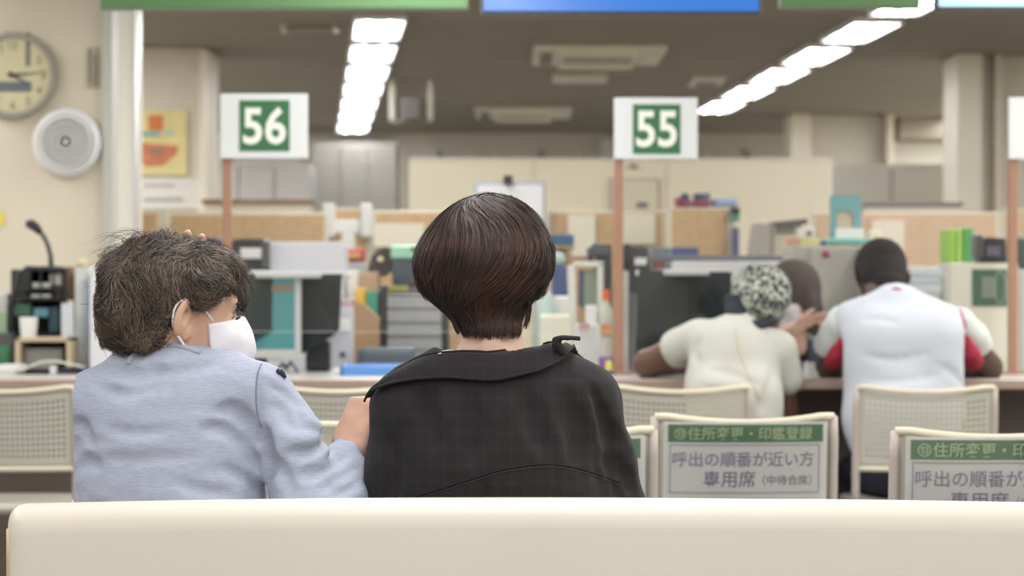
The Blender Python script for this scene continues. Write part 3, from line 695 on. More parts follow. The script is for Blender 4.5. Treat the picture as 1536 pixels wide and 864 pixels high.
# desk monitors with dark privacy hoods
def hooded_monitor(D, frame_px, flaps, screen_px, label, topy, face):
    a = P(frame_px[0], topy, D); b = P(frame_px[1], topy, D); t = thing('hooded_monitor', label, 'monitor', ((a[0] + b[0]) / 2, D, CT))
    mk('top_rail', G().rbox(a[0], b[0], D - .02, D + .22, a[2] - .022, a[2], .006), lwhite, t, label='pale top rail')
    if screen_px:
        s0 = P(screen_px[0], screen_px[1], D + .05); s1 = P(screen_px[2], screen_px[3], D + .05)
        mk('bezel', G().box(s0[0] - .012, s0[0], D + .03, D + .07, s1[2] - .03, s0[2] + .02).box(s1[0], s1[0] + .022, D + .03, D + .07, s1[2] - .03, s0[2] + .02).box(s0[0], s1[0], D + .03, D + .07, s1[2] - .03, s1[2]).box(s0[0], s1[0], D + .03, D + .07, s0[2], s0[2] + .02), lwhite, t)
        sc = mk('screen', G().box(s0[0], s1[0], D + .04, D + .06, s1[2], s0[2]), face, t)
        mk('picture_band', G().box(s0[0] + .01, s1[0] - .01, D + .036, D + .041, s0[2] - .055, s0[2] - .03), mat('screen_tan', (.35, .24, .16), .4), sc)
        m_ = (s0[0] + s1[0]) / 2
        mk('stand', G().rbox(m_ - .025, m_ + .025, D + .04, D + .07, CT, s1[2], .004).rbox(m_ - .09, m_ + .09, D - .02, D + .14, CT, CT + .012, .004), lwhite, t)
    for (poly, dy, m) in flaps:
        g = G(); v = []
        for (x, y, e) in poly: v.append(P(x, y, D + e))
        n = len(v); off = .006
        g.add(v + [(q[0], q[1] + off, q[2]) for q in v], [tuple(range(n)), tuple(range(2 * n - 1, n - 1, -1))] + [(i, i + n, (i + 1) % n + n, (i + 1) % n) for i in range(n)])
        mk('side_flap', g, m, t)
        q0, q1 = v[0], v[-1]
    return t
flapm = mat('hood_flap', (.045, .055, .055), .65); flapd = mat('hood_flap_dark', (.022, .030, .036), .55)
teal = mat('screen_teal', (.05, .17, .17), .3, emit=(.06, .20, .20), es=.55)
hooded_monitor(8.95, (352, 519), [
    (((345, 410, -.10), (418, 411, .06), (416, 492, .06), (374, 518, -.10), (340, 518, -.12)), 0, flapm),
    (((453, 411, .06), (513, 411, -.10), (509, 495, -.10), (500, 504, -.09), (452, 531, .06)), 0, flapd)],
    (380, 414, 443, 524), 'hooded monitor with teal screen beside the masked woman', 408, teal)
# pale edge beads and foot of that hood
tag(mk('monitor_cables', G().tube([P(415, 556, 8.9), P(424, 545, 8.92), P(433, 556, 8.95)], .006, 6).tube([P(425, 557, 8.95), P(436, 543, 8.9), P(446, 557, 8.85)], .006, 6), dgrey), 'cables under the left hooded monitor', 'cables')
simple('power_unit', 458, 494, 510, 9.1, CT, .08, black, 'black box unit between the left hood and the lilac binder', 'unit', .01)
hooded_monitor(8.95, (958, 1100), [
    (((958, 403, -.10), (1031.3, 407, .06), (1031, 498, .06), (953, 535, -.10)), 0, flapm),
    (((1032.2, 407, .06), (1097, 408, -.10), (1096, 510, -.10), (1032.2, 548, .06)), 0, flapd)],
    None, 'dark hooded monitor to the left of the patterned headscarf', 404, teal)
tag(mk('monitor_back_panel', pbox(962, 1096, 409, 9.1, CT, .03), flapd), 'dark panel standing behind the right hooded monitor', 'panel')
tag(mk('desk_ledge', pbox(1010, 1180, 392, 9.5, DZ, .12), lwhite), 'pale ledge behind the headscarf', 'ledge')
tag(mk('dark_ledge_rail', pbox(975, 1175, 383, 9.62, DZ, .1, py1=391), mat('ledge_dark', (.13, .14, .17), .5)), 'thin dark rail behind the patterned headscarf', 'rail')
# on / behind the left monitor
t = thing('label_printer', 'black desk printer beside sign pole 56', 'printer', P(374, 404, 9.6))
mk('body', pbox(345, 402, 358, 9.6, DZ, .3, b=.02), black, t); mk('paper_slot', pbox(360, 394, 372, 9.585, 0, .02, py1=388), lwhite, t)
mk('side_cover', pbox(392, 403, 362, 9.58, 0, .05, py1=402), dgrey, t)
simple('white_box', 404, 516, 363, 9.62, DZ, .25, mat('box_bluish', (.60, .61, .66), .5), 'bluish white box above the left hooded monitor', 'box', .004)
simple('dark_bag', 300, 332, 356, 10.0, DZ, .2, mat('bag_navy', (.03, .035, .06), .7), 'dark navy object left of sign pole 56', 'bag', .03)
t = thing('red_tin', 'small red tin with a gold label beyond the white box', 'tin', P(530, 392, 10.2))
mk('tin', pbox(514, 546, 373, 10.2, 0, .1, py1=393, b=.01), mat('tin_red', (.45, .02, .05), .35), t); mk('tin_label', pbox(521, 541, 378, 10.195, 0, .01, py1=388), mat('tin_gold', (.55, .32, .12), .4), t)
simple('desk_stack', 514, 548, 393, 10.2, DZ, .2, mat('stack_grey', (.42, .44, .45), .6), 'grey upright stack carrying the red tin', 'stack')
t = thing('hook_rack', 'white rack of two hooks with papers hanging above the red tin', 'rack', P(520, 318, 12.35))
for x in (484, 540): mk('hook', pbox(x, x + 18, 305, 12.35, 0, .05, py1=356, b=.01), lwhite, t)
mk('hanging_paper', pbox(502, 540, 330, 12.38, 0, .02, py1=350), paperw, t); mk('hanging_paper', pbox(512, 532, 350, 12.38, 0, .02, py1=378), paperw, t)
t = thing('file_binder', 'white and pale blue binder standing right of the left monitor', 'binder', P(515, 556, 9.3))
mk('spine', pbox(497, 530, 462, 9.3, DZ, .28), mat('binder_lilac', (.58, .58, .66), .5), t); mk('spine_label', pbox(503, 525, 480, 9.29, 0, .01, py1=498), paperw, t)
mk('finger_ring', G().lathe(P(514, 532, 9.292), [(.012, 0), (.012, -.005)], 'y', 16), mat('ring_dark', (.12, .12, .16), .4), t); mk('pink_band', pbox(500, 528, 448, 9.305, 0, .2, py1=466), mat('binder_pink', (.55, .40, .45), .5), t)
t = thing('cardboard_folder', 'tan cardboard file holder with cut-away front', 'file holder', P(550, 550, 9.35))
mk('holder', G().prism([P(x, y, 9.35)[::2] for x, y in ((531, 456), (545, 456), (568, 478), (568, 552), (531, 552))], 9.35, 9.62), mat('cardboard', (.42, .27, .15), .8), t)
simple('yellow_file', 533, 548, 432, 9.5, DZ, .2, mat('file_yellow', (.70, .46, .08), .6), 'yellow file tab in the cardboard holder', 'file', .003)
simple('green_file', 550, 567, 437, 9.48, DZ, .2, mat('file_teal', (.06, .30, .22), .6), 'teal green file beside the yellow tab', 'file', .003)
simple('tan_folder', 536, 566, 408, 9.75, DZ, .2, mat('folder_tan', (.50, .34, .24), .7), 'tan folder standing behind the yellow and green files', 'folder', .004)
simple('white_files', 520, 536, 405, 9.7, DZ, .2, paperw, 'narrow white files left of the tan folder', 'files', .004)
t = thing('desk_telephone', 'black desk telephone with a shiny button below the mint box', 'telephone', P(580, 420, 9.9))
mk('body', G().prism([P(x, y, 9.9)[::2] for x, y in ((552, 402), (558, 382), (575, 370), (590, 372), (592, 402), (575, 415), (553, 412))], 9.9, 10.1), mat('phone_dark', (.045, .04, .04), .35), t)
mk('button', G().lathe(P(571, 389, 9.895), [(.011, 0), (.011, -.008), (.006, -.012)], 'y', 16), mat('button_gold', (.75, .66, .42), .3), t, smooth=True, auto=40)
t = thing('desk_machine', 'dark grey desk machine with a mint green lid left of the short-haired head', 'machine', P(610, 430, 9.8))
mk('body', pbox(588, 640, 386, 9.8, 0, .25, py1=428, b=.01), mat('machine_slate', (.06, .08, .10), .5), t); mk('lid', pbox(586, 633, 368, 9.79, 0, .27, py1=388, b=.008), mat('mint_plastic', (.32, .58, .44), .4), t)
mk('lid_knob', pbox(616, 629, 370, 9.78, 0, .02, py1=376), black, t)
simple('machine_stand', 588, 640, 428, 9.85, DZ, .2, dgrey, 'dark stand under the mint lidded machine', 'stand')
# tower of letter trays
D = 9.45; t = thing('letter_tray_tower', 'tall tower of thin letter trays with black side posts', 'letter trays', P(622, 540, D))
for x in (571, 662): mk('side_post', pbox(x, x + 10, 428, D, DZ, .3), black, t)
for k in range(15):
    y = 441 + 7.0 * k; nm = mk('tray', pbox(581, 662, y, D - .01, 0, .3, py1=y + 3.6, b=.002), lwhite if k % 3 else mat('tray_grey', (.42, .43, .43), .5), t)
mk('label_strip', pbox(581, 612, 428, D - .012, 0, .02, py1=438), mat('tray_olive', (.26, .25, .07), .6), t)
mk('backing', pbox(581, 662, 430, D + .22, DZ, .02), dgrey, t)
# office chair and blue tray
t = thing('office_chair', 'dark grey office chair back behind the counter', 'chair', (P(582, 0, 9.25)[0], 9.3, 0))
f_ = F((P(520, 0, 9.2)[0], 9.18, .6), (P(645, 0, 9.2)[0], 9.34, 1.0), .01)
x0, _, z0 = P(540, 545, 9.25); x1, _, z1 = P(622, 530, 9.25); zt = P(0, 520, 9.25)[2]
f_.rb(((x0 + x1) / 2, 9.25, zt - .12), ((x1 - x0) / 2 + .01, .03, .12), .028, .0)
mk('backrest', f_.mesh(1), mat('chair_slate', (.10, .125, .15), .6), t, smooth=True)
mk('stem', G().tube([((x0 + x1) / 2, 9.27, .76), ((x0 + x1) / 2, 9.27, .42)], .02, 10), black, t); mk('seat', G().rbox(x0 - .02, x1 + .02, 9.0, 9.28, .42, .48, .02), MATS['chair_slate'], t)
mk('base', G().rbox(x0, x1, 9.1, 9.14, .02, .06, .01).rbox((x0 + x1) / 2 - .02, (x0 + x1) / 2 + .02, 8.95, 9.28, .02, .07, .01).tube([((x0 + x1) / 2, 9.13, .05), ((x0 + x1) / 2, 9.13, .43)], .02, 10), black, t)
t = thing('document_tray', 'bright blue shallow tray on the counter', 'tray', P(555, 567, 8.75))
a = P(510, 549, 8.62); b = P(612, 566, 8.62)
mk('tray', G().rbox(a[0], b[0], 8.62, 8.64, CT, a[2], .004).rbox(a[0], b[0], 8.86, 8.88, CT, a[2], .004).rbox(a[0], a[0] + .012, 8.62, 8.88, CT, a[2], .003).rbox(b[0] - .012, b[0], 8.62, 8.88, CT, a[2], .003).rbox(a[0], b[0], 8.62, 8.88, CT, CT + .006, .002), mat('tray_blue', (.10, .27, .62), .4), t)
tag(mk('small_block', pbox(498, 511, 553, 8.7, CT, .06), paperw), 'small white block at the left end of the blue tray', 'block')

chr_ = mat('chrome', (.6, .6, .6), .3, metal=1)
# whiteboard with a clip, standing on the partition
t = thing('clip_whiteboard', 'white board with a blue edge and black clip behind the short-haired head', 'whiteboard', P(766, 335, 11.9))
mk('frame', pbox(712, 818, 274, 11.9, 0, .012, py1=360, b=.003), mat('frame_blue', (.24, .27, .42), .4), t); mk('board', pbox(715, 815, 277, 11.892, 0, .01, py1=358, b=.002), mat('board_white', (.74, .74, .76), .3), t)
mk('clip', pbox(755, 769, 263, 11.87, 0, .03, py1=277, b=.004), black, t)
for x in (730, 800): mk('leg', pbox(x, x + 5, 350, 11.913, 0, .02), chr_, t)
mk('pink_stroke', G().tube([P(727, 288, 11.888), P(722, 300, 11.888)], .004, 6), mat('marker_pink', (.6, .2, .3), .5), t)
# right of the short haired head
simple('blue_box', 818, 861, 352, 10.6, 0, .2, mat('box_blue', (.03, .10, .20), .5), 'dark blue flat box right of the short-haired head', 'box', .006, py1=368)
t = thing('desk_shelf', 'small tan shelf holding the dark blue box', 'shelf', P(840, 400, 10.6))
mk('board', pbox(822, 862, 368, 10.6, 0, .2, py1=373), mat('shelf_tan', (.36, .26, .15), .7), t)
for x in (850,): mk('side', pbox(x, x + 8, 373, 10.6, DZ, .2), MATS['shelf_tan'], t)
mk('back', pbox(822, 858, 373, 10.78, DZ, .02), mat('shelf_back', (.52, .48, .38), .7), t)
simple('pale_tub', 824, 848, 378, 10.55, 0, .1, mat('tub_mint', (.45, .56, .50), .5), 'pale mint tub under the dark blue box', 'tub', .02, py1=398)
simple('navy_files', 828, 853, 400, 10.4, DZ, .2, mat('files_navy', (.06, .09, .22), .5), 'navy files between the tub and the brochure stand', 'files')
def bottle(px, py0, py1, D, wpx, m, label, cap_m=None, cap_h=.12, z0=None, neck=.35):
    a = P(px, py0, D); b = P(px, py1, D); z0 = b[2] if z0 is None else z0; h = a[2] - z0; r = wpx / 2 / FPX * D; t = thing('bottle', label, 'bottle', (a[0], D, z0))
    hb = h * (1 - cap_h)
    mk('body', G().lathe((a[0], D, z0), [(r * .9, 0), (r, .008), (r, hb * .78), (r * .85, hb * .88), (r * neck, hb * .96), (r * neck, hb)]), m, t, smooth=True, auto=50)
    mk('cap', G().lathe((a[0], D, z0 + hb), [(r * .55, -.002), (r * .55, h * cap_h)]), cap_m or paperw, t, smooth=True, auto=40); return t
bottle(818, 408, 520, 9.55, 30, mat('bottle_aqua', (.46, .57, .55), .35), 'large pale aqua bottle close right of the short-haired head', mat('bottle_grey', (.5, .5, .5), .5), z0=DZ)
simple('tissue_box', 810, 862, 472, 9.35, DZ, .2, mat('box_cream', (.72, .70, .58), .6), 'cream carton behind the black collar tip', 'carton', .01)
simple('white_carton', 832, 864, 444, 9.6, DZ, .2, paperw, 'white carton behind the cream carton', 'carton', .01)
# brochure stand
D = 9.3; t = thing('brochure_stand', 'clear brochure stand holding a green grey leaflet', 'leaflet stand', P(885, 520, D))
mk('back', G().prism([P(x, y, D)[::2] for x, y in ((852, 398), (862, 396), (866, 520), (856, 520))], D - .01, D + .16), mat('acrylic_pale', (.62, .62, .56), .4), t)
mk('side', pbox(896, 905, 394, D, DZ, .16), mat('acrylic_pale', (.62, .62, .56), .4), t); mk('leaflet', pbox(870, 897, 405, D + .03, 0, .01, py1=462), mat('leaflet_green', (.22, .27, .20), .6), t)
mk('leaflet_edge', pbox(868, 875, 405, D + .02, 0, .01, py1=458), mat('leaflet_navy', (.06, .08, .16), .6), t); mk('top_rim', pbox(862, 905, 392, D, 0, .16, py1=400), MATS['acrylic_pale'], t)
simple('white_file_box', 880, 896, 458, 9.15, DZ, .2, paperw, 'tall white file box in front of the brochure stand', 'file box', .006)
simple('paper_stack_box', 866, 900, 486, 9.05, DZ, .2, lwhite, 'pale box with printed side left of the orange capped bottle', 'box', .006)
simple('pink_label', 868, 884, 484, 9.02, 0, .01, mat('label_pink', (.55, .35, .36), .6), 'faint pink label on the pale box', 'label', .001, py1=494)
t = thing('camera_device', 'black upright device with a mount left of sign pole 55', 'device', P(905, 432, 9.7))
mk('body', pbox(893, 918, 372, 9.7, DZ, .12, b=.02), black, t); mk('head_unit', pbox(886, 918, 366, 9.69, 0, .12, py1=384, b=.01), dgrey, t)
mk('arm', G().tube([P(886, 395, 9.75), P(884, 374, 9.75), P(896, 366, 9.75)], .012, 8), dgrey, t)
bottle(909, 434, 552, 8.95, 20, mat('bottle_clear', (.60, .60, .54), .3), 'slim bottle with an orange cap at the foot of sign pole 55', mat('cap_orange', (.75, .16, .05), .5), z0=CT, cap_h=.13, neck=.5)
simple('bottle_label', 901, 917, 486, 8.915, 0, .01, mat('label_orange', (.6, .3, .12), .6), 'orange and white label on the slim bottle', 'label', .001, py1=503)
t = thing('sticker_tub', 'small purple and yellow tub at the foot of sign pole 55', 'tub', P(909, 562, 8.72))
mk('tub', G().lathe((P(909, 0, 8.72)[0], 8.72, CT), [(.022, 0), (.025, .055), (.022, .062)]), mat('tub_purple', (.16, .07, .22), .5), t, smooth=True, auto=40)
mk('sticker', pbox(908, 918, 541, 8.693, 0, .01, py1=556), mat('sticker_yellow', (.62, .58, .12), .5), t)
simple('white_divider_post', 931, 943, 407, 8.85, CT, .2, mat('divider_white', (.74, .74, .70), .5), 'tall white divider edge right of sign pole 55', 'divider', .004)
simple('pale_divider', 943, 956, 440, 9.0, CT, .2, mat('divider_lilac', (.60, .60, .66), .5), 'pale lilac panel between the divider and the dark hood', 'divider', .004)
# behind pole 55
t = thing('picture_frame', 'thin pinkish framed sheet hung on the cream partition behind sign 55', 'picture frame', P(955, 312, 13.95))
mk('frame', pbox(915, 990, 267, 13.97, 0, .02, py1=318, b=.002), mat('frame_pink', (.55, .40, .36), .6), t); mk('sheet', pbox(919, 986, 270, 13.96, 0, .02, py1=316, b=.002), mat('sheet_cream', (.74, .68, .53), .6), t)
simple('dark_clip', 945, 956, 246, 13.96, 0, .03, mat('clip_grey', (.28, .27, .25), .6), 'small dark fastener on the cream partition right of sign 55', 'fastener', .004, py1=252)
simple('pocket_calculator', 955, 972, 303, 11.98, 0, .03, mat('calc_grey', (.15, .16, .15), .5), 'small dark block on the partition edge behind sign pole 55', 'block', .004, py1=312)
for k, (x0, x1, y, m, lb) in enumerate([(1014, 1022, 296, 'book_red', 'leaning red book at the left of the shelf-top books'), (1023, 1033, 290, 'book_navy', 'navy book second from the left on the cork board'), (1034, 1041, 292, 'book_cream', 'thin cream book in the middle on the cork board'), (1042, 1054, 290, 'book_navy', 'navy book with maroon foot, fourth on the cork board'), (1054, 1066, 290, 'book_slate', 'slate book at the right end of the books')]):
    cc = {'book_red': (.30, .05, .08), 'book_navy': (.06, .06, .13), 'book_cream': (.6, .5, .4), 'book_slate': (.12, .13, .18)}[m]
    t = thing('book', lb, 'book', P((x0 + x1) / 2, 311, 11.62), 'books on top of the cork board'); mk('cover', pbox(x0, x1 - .5, y, 11.6, 0, .14, py1=311, b=.003), mat(m, cc, .6), t)
    mk('foot_band', pbox(x0 + .5, x1 - 1, 301, 11.596, 0, .01, py1=310, b=.001), mat('book_maroon', (.28, .07, .10), .6), t)
simple('blue_pouch', 1068, 1108, 297, 11.62, 0, .12, mat('pouch_blue', (.30, .36, .52), .6), 'pale blue pouch right of the dark books', 'pouch', .02, py1=311)
t = thing('marker_pot', 'dark and green marker pot hanging at the end of the cork board', 'pot', P(1104, 370, 11.55))
mk('pot', pbox(1097, 1110, 311, 11.55, 0, .05, py1=322, b=.006), black, t); mk('green_band', pbox(1097, 1110, 322, 11.55, 0, .05, py1=332, b=.004), mat('band_green', (.07, .26, .18), .5), t)
mk('lower', pbox(1099, 1109, 341, 11.55, 0, .05, py1=392, b=.006), mat('lower_navy', (.10, .10, .20), .5), t)
t = thing('desk_telephone', 'black telephone right of sign pole 55', 'telephone', P(955, 395, 9.9))
mk('body', pbox(935, 975, 370, 9.9, DZ, .2, b=.02), mat('phone_black', (.04, .04, .055), .4), t); mk('handset', pbox(935, 946, 365, 9.88, 0, .08, py1=400, b=.012), black, t)
mk('paper_tag', pbox(952, 970, 387, 9.88, 0, .02, py1=398, b=.002), paperw, t)
simple('navy_box', 1008, 1048, 371, 10.3, DZ, .1, mat('box_navy', (.08, .11, .24), .5), 'navy flat box under the cork board', 'box', .004)
simple('maroon_box', 981, 998, 388, 9.85, DZ, .1, mat('box_maroon', (.22, .08, .07), .6), 'small maroon box right of the black telephone', 'box', .004)
simple('slate_box', 977, 1006, 371, 10.1, DZ, .1, mat('box_slate', (.18, .22, .24), .6), 'slate box left of the navy flat box', 'box', .004)
# printer / copier
t = thing('copier', 'grey office copier with a dark raised lid behind the headscarf', 'copier', P(1180, 400, 11.0))
mk('body', pbox(1158, 1205, 338, 11.0, .0, .4, b=.01), mat('copier_beige', (.50, .47, .38), .5), t)
mk('lid', G().prism([P(x, y, 11.0)[::2] for x, y in ((1160, 333), (1210, 328), (1211, 336), (1161, 340))], 10.98, 11.4), mat('copier_dark', (.10, .09, .10), .4), t)
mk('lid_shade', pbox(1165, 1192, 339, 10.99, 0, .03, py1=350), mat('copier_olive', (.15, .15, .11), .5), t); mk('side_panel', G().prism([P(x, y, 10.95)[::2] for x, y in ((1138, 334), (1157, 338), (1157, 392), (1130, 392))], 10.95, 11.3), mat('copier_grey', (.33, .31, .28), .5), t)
simple('peach_box', 1182, 1210, 355, 10.6, 0, .1, mat('box_peach', (.58, .36, .24), .6), 'peach box beside the copier', 'box', .006)
simple('paper_pad', 1199, 1221, 341, 10.5, 0, .04, mat('pad_white', (.66, .66, .60), .6), 'small white memo with a dark dot beside the copier', 'memo', .002, py1=357)
simple('memo_dot', 1211, 1218, 347, 10.488, 0, .012, mat('dot_plum', (.12, .06, .16), .4), 'plum dot magnet on the white memo', 'magnet', .002, py1=353)
simple('lime_panel', 1206, 1228, 357, 10.45, 0, .1, mat('note_lime', (.58, .58, .26), .6), 'lime upright panel showing above the grey locker', 'panel', .002)
# grey locker and teal stand
D = 9.85; t = thing('grey_locker', 'low grey locker with a red magnet behind the bent man', 'cabinet', P(1250, 560, D))
mk('body', pbox(1190, 1296, 368, D, 0, .4, b=.006), mat('locker_grey', (.38, .37, .33), .5), t); mk('door', pbox(1215, 1292, 372, D - .012, 0, .014, b=.003), MATS['locker_grey'], t)
tag(mk('magnet', G().lathe(P(1239, 381, D - .014), [(.014, 0), (.014, -.010), (.008, -.014)], 'y', 18), mat('magnet_red', (.30, .03, .08), .4), smooth=True, auto=40), 'dark red round magnet on the grey locker', 'magnet')
t = thing('card_stand', 'teal display stand with an arched cut-out on the grey locker', 'display stand', P(1268, 368, D + .1)); tm = mat('stand_teal', (.16, .36, .38), .5)
g = G(); a = P(1245, 293, D + .1); b = P(1292, 368, D + .1); arc = [P(1268 + 13 * math.cos(q), 326 - 11 * math.sin(q), D + .1)[::2] for q in np.linspace(0, math.pi, 13)]
o0 = P(1281, 345, D + .1)[::2]; o1 = P(1255, 345, D + .1)[::2]
g.prism([(b[0], b[2]), (b[0], a[2] - .006), (b[0] - .006, a[2]), (a[0] + .006, a[2]), (a[0], a[2] - .006), (a[0], b[2]), (o1[0], b[2]), o1] + arc[::-1] + [o0, (o0[0], b[2])], D + .1, D + .112)
mk('arch_panel', g, tm, t); mk('backing_card', pbox(1253, 1283, 312, D + .114, 0, .004, py1=345, b=.001), mat('card_beige', (.60, .50, .38), .6), t)
mk('base_tray', pbox(1238, 1303, 357, D + .02, 0, .2, py1=366, b=.006), mat('stand_green', (.20, .48, .42), .5), t); mk('white_cards', pbox(1254, 1296, 343, D + .05, 0, .04, py1=358, b=.004), paperw, t)
simple('round_clip', 1231, 1242, 361, D + .02, 0, .05, dgrey, 'small dark clip on the locker corner left of the teal stand', 'clip', .01, py1=368)
simple('paper_holder', 1304, 1322, 345, D + .05, 0, .05, mat('holder_cream', (.72, .70, .52), .4), 'small cream holder right of the teal stand', 'holder', .008, py1=368)
simple('white_cabinet_side', 1296, 1312, 368, 9.7, 0, .14, mat('side_white', (.60, .60, .54), .5), 'pale cabinet edge left of the bent man head', 'cabinet')
# right of the man
simple('low_cabinet', 1312, 1452, 400, 9.9, DZ, .3, mat('cabinet_white', (.60, .59, .53), .5), 'low pale cabinet behind the bent man', 'cabinet', .006)
t = thing('paper_stack', 'pale blue grey stack of papers right of the bent head', 'paper stack', P(1380, 470, 9.5)); 
for k in range(6): mk('sheet_bundle', pbox(1366 + k % 2, 1412 - (k * 3) % 5, 401 + 13 * k, 9.5, 0, .2, py1=413 + 13 * k, b=.003), mat('bundle_%d' % (k % 2), ((.55, .60, .62), (.48, .53, .58))[k % 2], .6), t)
simple('paper_tray', 1364, 1416, 478, 9.48, DZ, .24, lwhite, 'pale tray under the blue grey stack of papers', 'tray')
for k, (x0, x1, m, c_, lb) in enumerate([(1423, 1434, 'folder_lime', (.28, .52, .07), 'leftmost lime green folder on the right cabinet'), (1434, 1444, 'folder_lime2', (.33, .56, .12), 'second lime green folder on the right cabinet'), (1445, 1453, 'folder_green', (.12, .42, .10), 'mid green folder right of the lime ones'), (1453, 1461, 'folder_deep', (.14, .40, .19), 'deep green folder next to the black telephone')]):
    t = thing('green_folder', lb, 'folder', P((x0 + x1) / 2, 394, 9.8), 'green folders on the right cabinet'); mk('cover', pbox(x0, x1 - .4, 344 - k, 9.65, 0, .2, py1=394, b=.003), mat(m, c_, .5), t); mk('pages', pbox(x0 + 2, x1 - 2.4, 347 - k, 9.646, 0, .1, py1=394, b=.001), mat(m, c_, .5), t)
simple('folder_shelf', 1420, 1470, 394, 9.65, DZ, .22, lwhite, 'pale stand carrying the green folders', 'stand')
t = thing('desk_telephone', 'black telephone on the white divider at the right', 'telephone', P(1488, 394, 9.0))
mk('base', G().prism([P(x, y, 9.0)[::2] for x, y in ((1468, 394), (1470, 366), (1480, 356), (1508, 358), (1510, 394))], 9.0, 9.1), black, t)
mk('handset', pbox(1466, 1476, 352, 8.99, 0, .12, py1=388, b=.01), dgrey, t); mk('keypad', pbox(1480, 1500, 370, 8.99, 0, .02, py1=384, b=.002), mat('keypad_grey', (.12, .12, .17), .5), t)
D = 9.0; t = thing('notice_divider', 'white divider with a dark green notice behind the right elbow of the man', 'divider', P(1482, 560, D))
mk('panel', pbox(1424, 1518, 394, D, CT, .1, b=.006), mat('divider_cream', (.70, .69, .58), .5), t); mk('edge_post', pbox(1519, 1528, 396, D - .01, CT, .12, b=.004), mat('divider_pinkgrey', (.56, .50, .50), .5), t)
n_ = mk('notice', pbox(1459, 1510, 404, D - .006, 0, .006, py1=459, b=.001), mat('notice_green', (.05, .13, .08), .5), t)
mk('notice_window', pbox(1472, 1492, 416, D - .009, 0, .004, py1=446, b=.001), mat('notice_pale', (.34, .38, .32), .5), n_)
for k in range(5): mk('notice_line', pbox(1473 + k * 4, 1474.4 + k * 4, 418, D - .0105, 0, .003, py1=444, b=.0004), mat('notice_green', (.05, .13, .08), .5), n_)
cc = P(1500, 431, D - .008); mk('notice_ring', G().tube([(cc[0] + .017 * math.cos(q), cc[1], cc[2] + .058 * math.sin(q)) for q in np.linspace(0, 2 * math.pi, 32, endpoint=False)], .0022, 6, closed=True), mat('notice_pale', (.34, .38, .32), .5), n_)
simple('right_panel', 1530, 1640, 405, 9.1, CT, .06, mat('panel_mint', (.50, .52, .45), .5), 'pale panel at the right picture edge', 'panel')
simple('dark_equipment', 1524, 1600, 354, 9.7, DZ, .2, mat('equip_green', (.05, .07, .06), .5), 'dark equipment right of the right pole', 'equipment', .02, py1=404)
t = thing('small_bottle', 'small white bottle left of the man arm on the counter', 'bottle', P(1196, 560, 8.62)); xq = P(1196, 0, 8.62)[0]
mk('body', G().lathe((xq, 8.62, CT), [(.012, 0), (.013, .03), (.006, .04), (.006, .05)]), paperw, t, smooth=True, auto=40)
t = thing('small_bottle', 'small white tub left of the man elbow, right of the white bottle', 'tub', P(1214, 562, 8.6)); xq = P(1214, 0, 8.6)[0]
mk('body', G().lathe((xq, 8.6, CT), [(.018, 0), (.020, .03), (.018, .036)]), paperw, t, smooth=True, auto=40); mk('lid', G().lathe((xq, 8.6, CT + .036), [(.02, 0), (.02, .01)]), lwhite, t)
tag(mk('paper_form', G().rbox(P(1275, 0, 8.5)[0], P(1420, 0, 8.5)[0], 8.42, 8.7, CT, CT + .003, .001), paperw), 'white paper form on the counter in front of the bent man', 'paper')

# ------------------------------------------------------------------ left end of the counter
D = 9.35; t = thing('desk_rack', 'black wire desk rack filled with papers and small boxes', 'rack', P(58, 500, D))
zt = P(0, 404, D)[2]; a = P(14, 0, D); b = P(100, 0, D)
pts = [P(x, y, D) for x, y in ((14, 500), (14, 462), (30, 410), (40, 402), (98, 404), (98, 500))]
for off in (0, .22): mk('wire_frame', G().tube([(q[0], q[1] + off, q[2]) for q in pts], .009, 8), black, t)
for k, y in enumerate((404, 432, 448, 500)):
    x0 = P((36, 20, 14, 14)[k], 0, D)[0]; mk('rack_shelf', G().rbox(x0, b[0], D, D + .22, P(0, y, D)[2] - .006, P(0, y, D)[2], .002), black, t)
mk('rack_back', pbox(16, 98, 404, D + .2, DZ, .01), mat('rack_shadow', (.05, .05, .05), .8), t)  # dark sheet stands in for the shade inside the wire rack
for x in (44, 60, 78): mk('rack_divider', pbox(x, x + 2, 404, D + .01, 0, .18, py1=448, b=.001), black, t)
def pebble(nm, x0, x1, y0, y1, D, c, lab, cat='box'):
    return simple(nm, x0, x1, y0, D, 0, .15, mat(nm + '_%d' % int(x0), c, .6), lab, cat, .004, py1=y1)
pebble('memo_box', 74, 92, 410, 428, D + .02, (.38, .38, .36), 'grey memo box on the top tier of the black rack')
pebble('paper_bundle', 48, 76, 424, 432, D + .02, (.50, .50, .46), 'paper bundle on the top tier of the black rack', 'papers')
pebble('stamp_case', 46, 76, 441, 447, D + .015, (.40, .42, .38), 'pale stamp case on the middle tier of the rack', 'case')
pebble('wood_block', 98, 110, 400, 448, D + .03, (.26, .16, .09), 'upright brown wooden block at the right of the rack', 'block')
pebble('green_case', 20, 46, 455, 474, D + .02, (.05, .12, .08), 'dark green case on the lower tier of the rack', 'case')
pebble('blue_case', 50, 72, 462, 476, D + .02, (.10, .26, .33), 'blue case on the lower tier of the rack', 'case')
pebble('teal_case', 73, 88, 460, 498, D + .04, (.04, .09, .12), 'dark teal case behind the white cup', 'case')
t = thing('white_cup', 'plain white cup standing in the black rack', 'cup', P(42, 505, 9.25)); xq = P(43, 0, 9.25)[0]
mk('cup', G().lathe((xq, 9.25, P(0, 506, 9.25)[2]), [(.028, 0), (.033, .07), (.033, .074), (.030, .074)]), paperw, t, smooth=True, auto=50)
t = thing('wooden_tray_shelf', 'small open wooden shelf box below the black rack', 'shelf', P(63, 560, 9.15)); sw = mat('shelf_wood', (.50, .42, .28), .6); D2 = 9.15
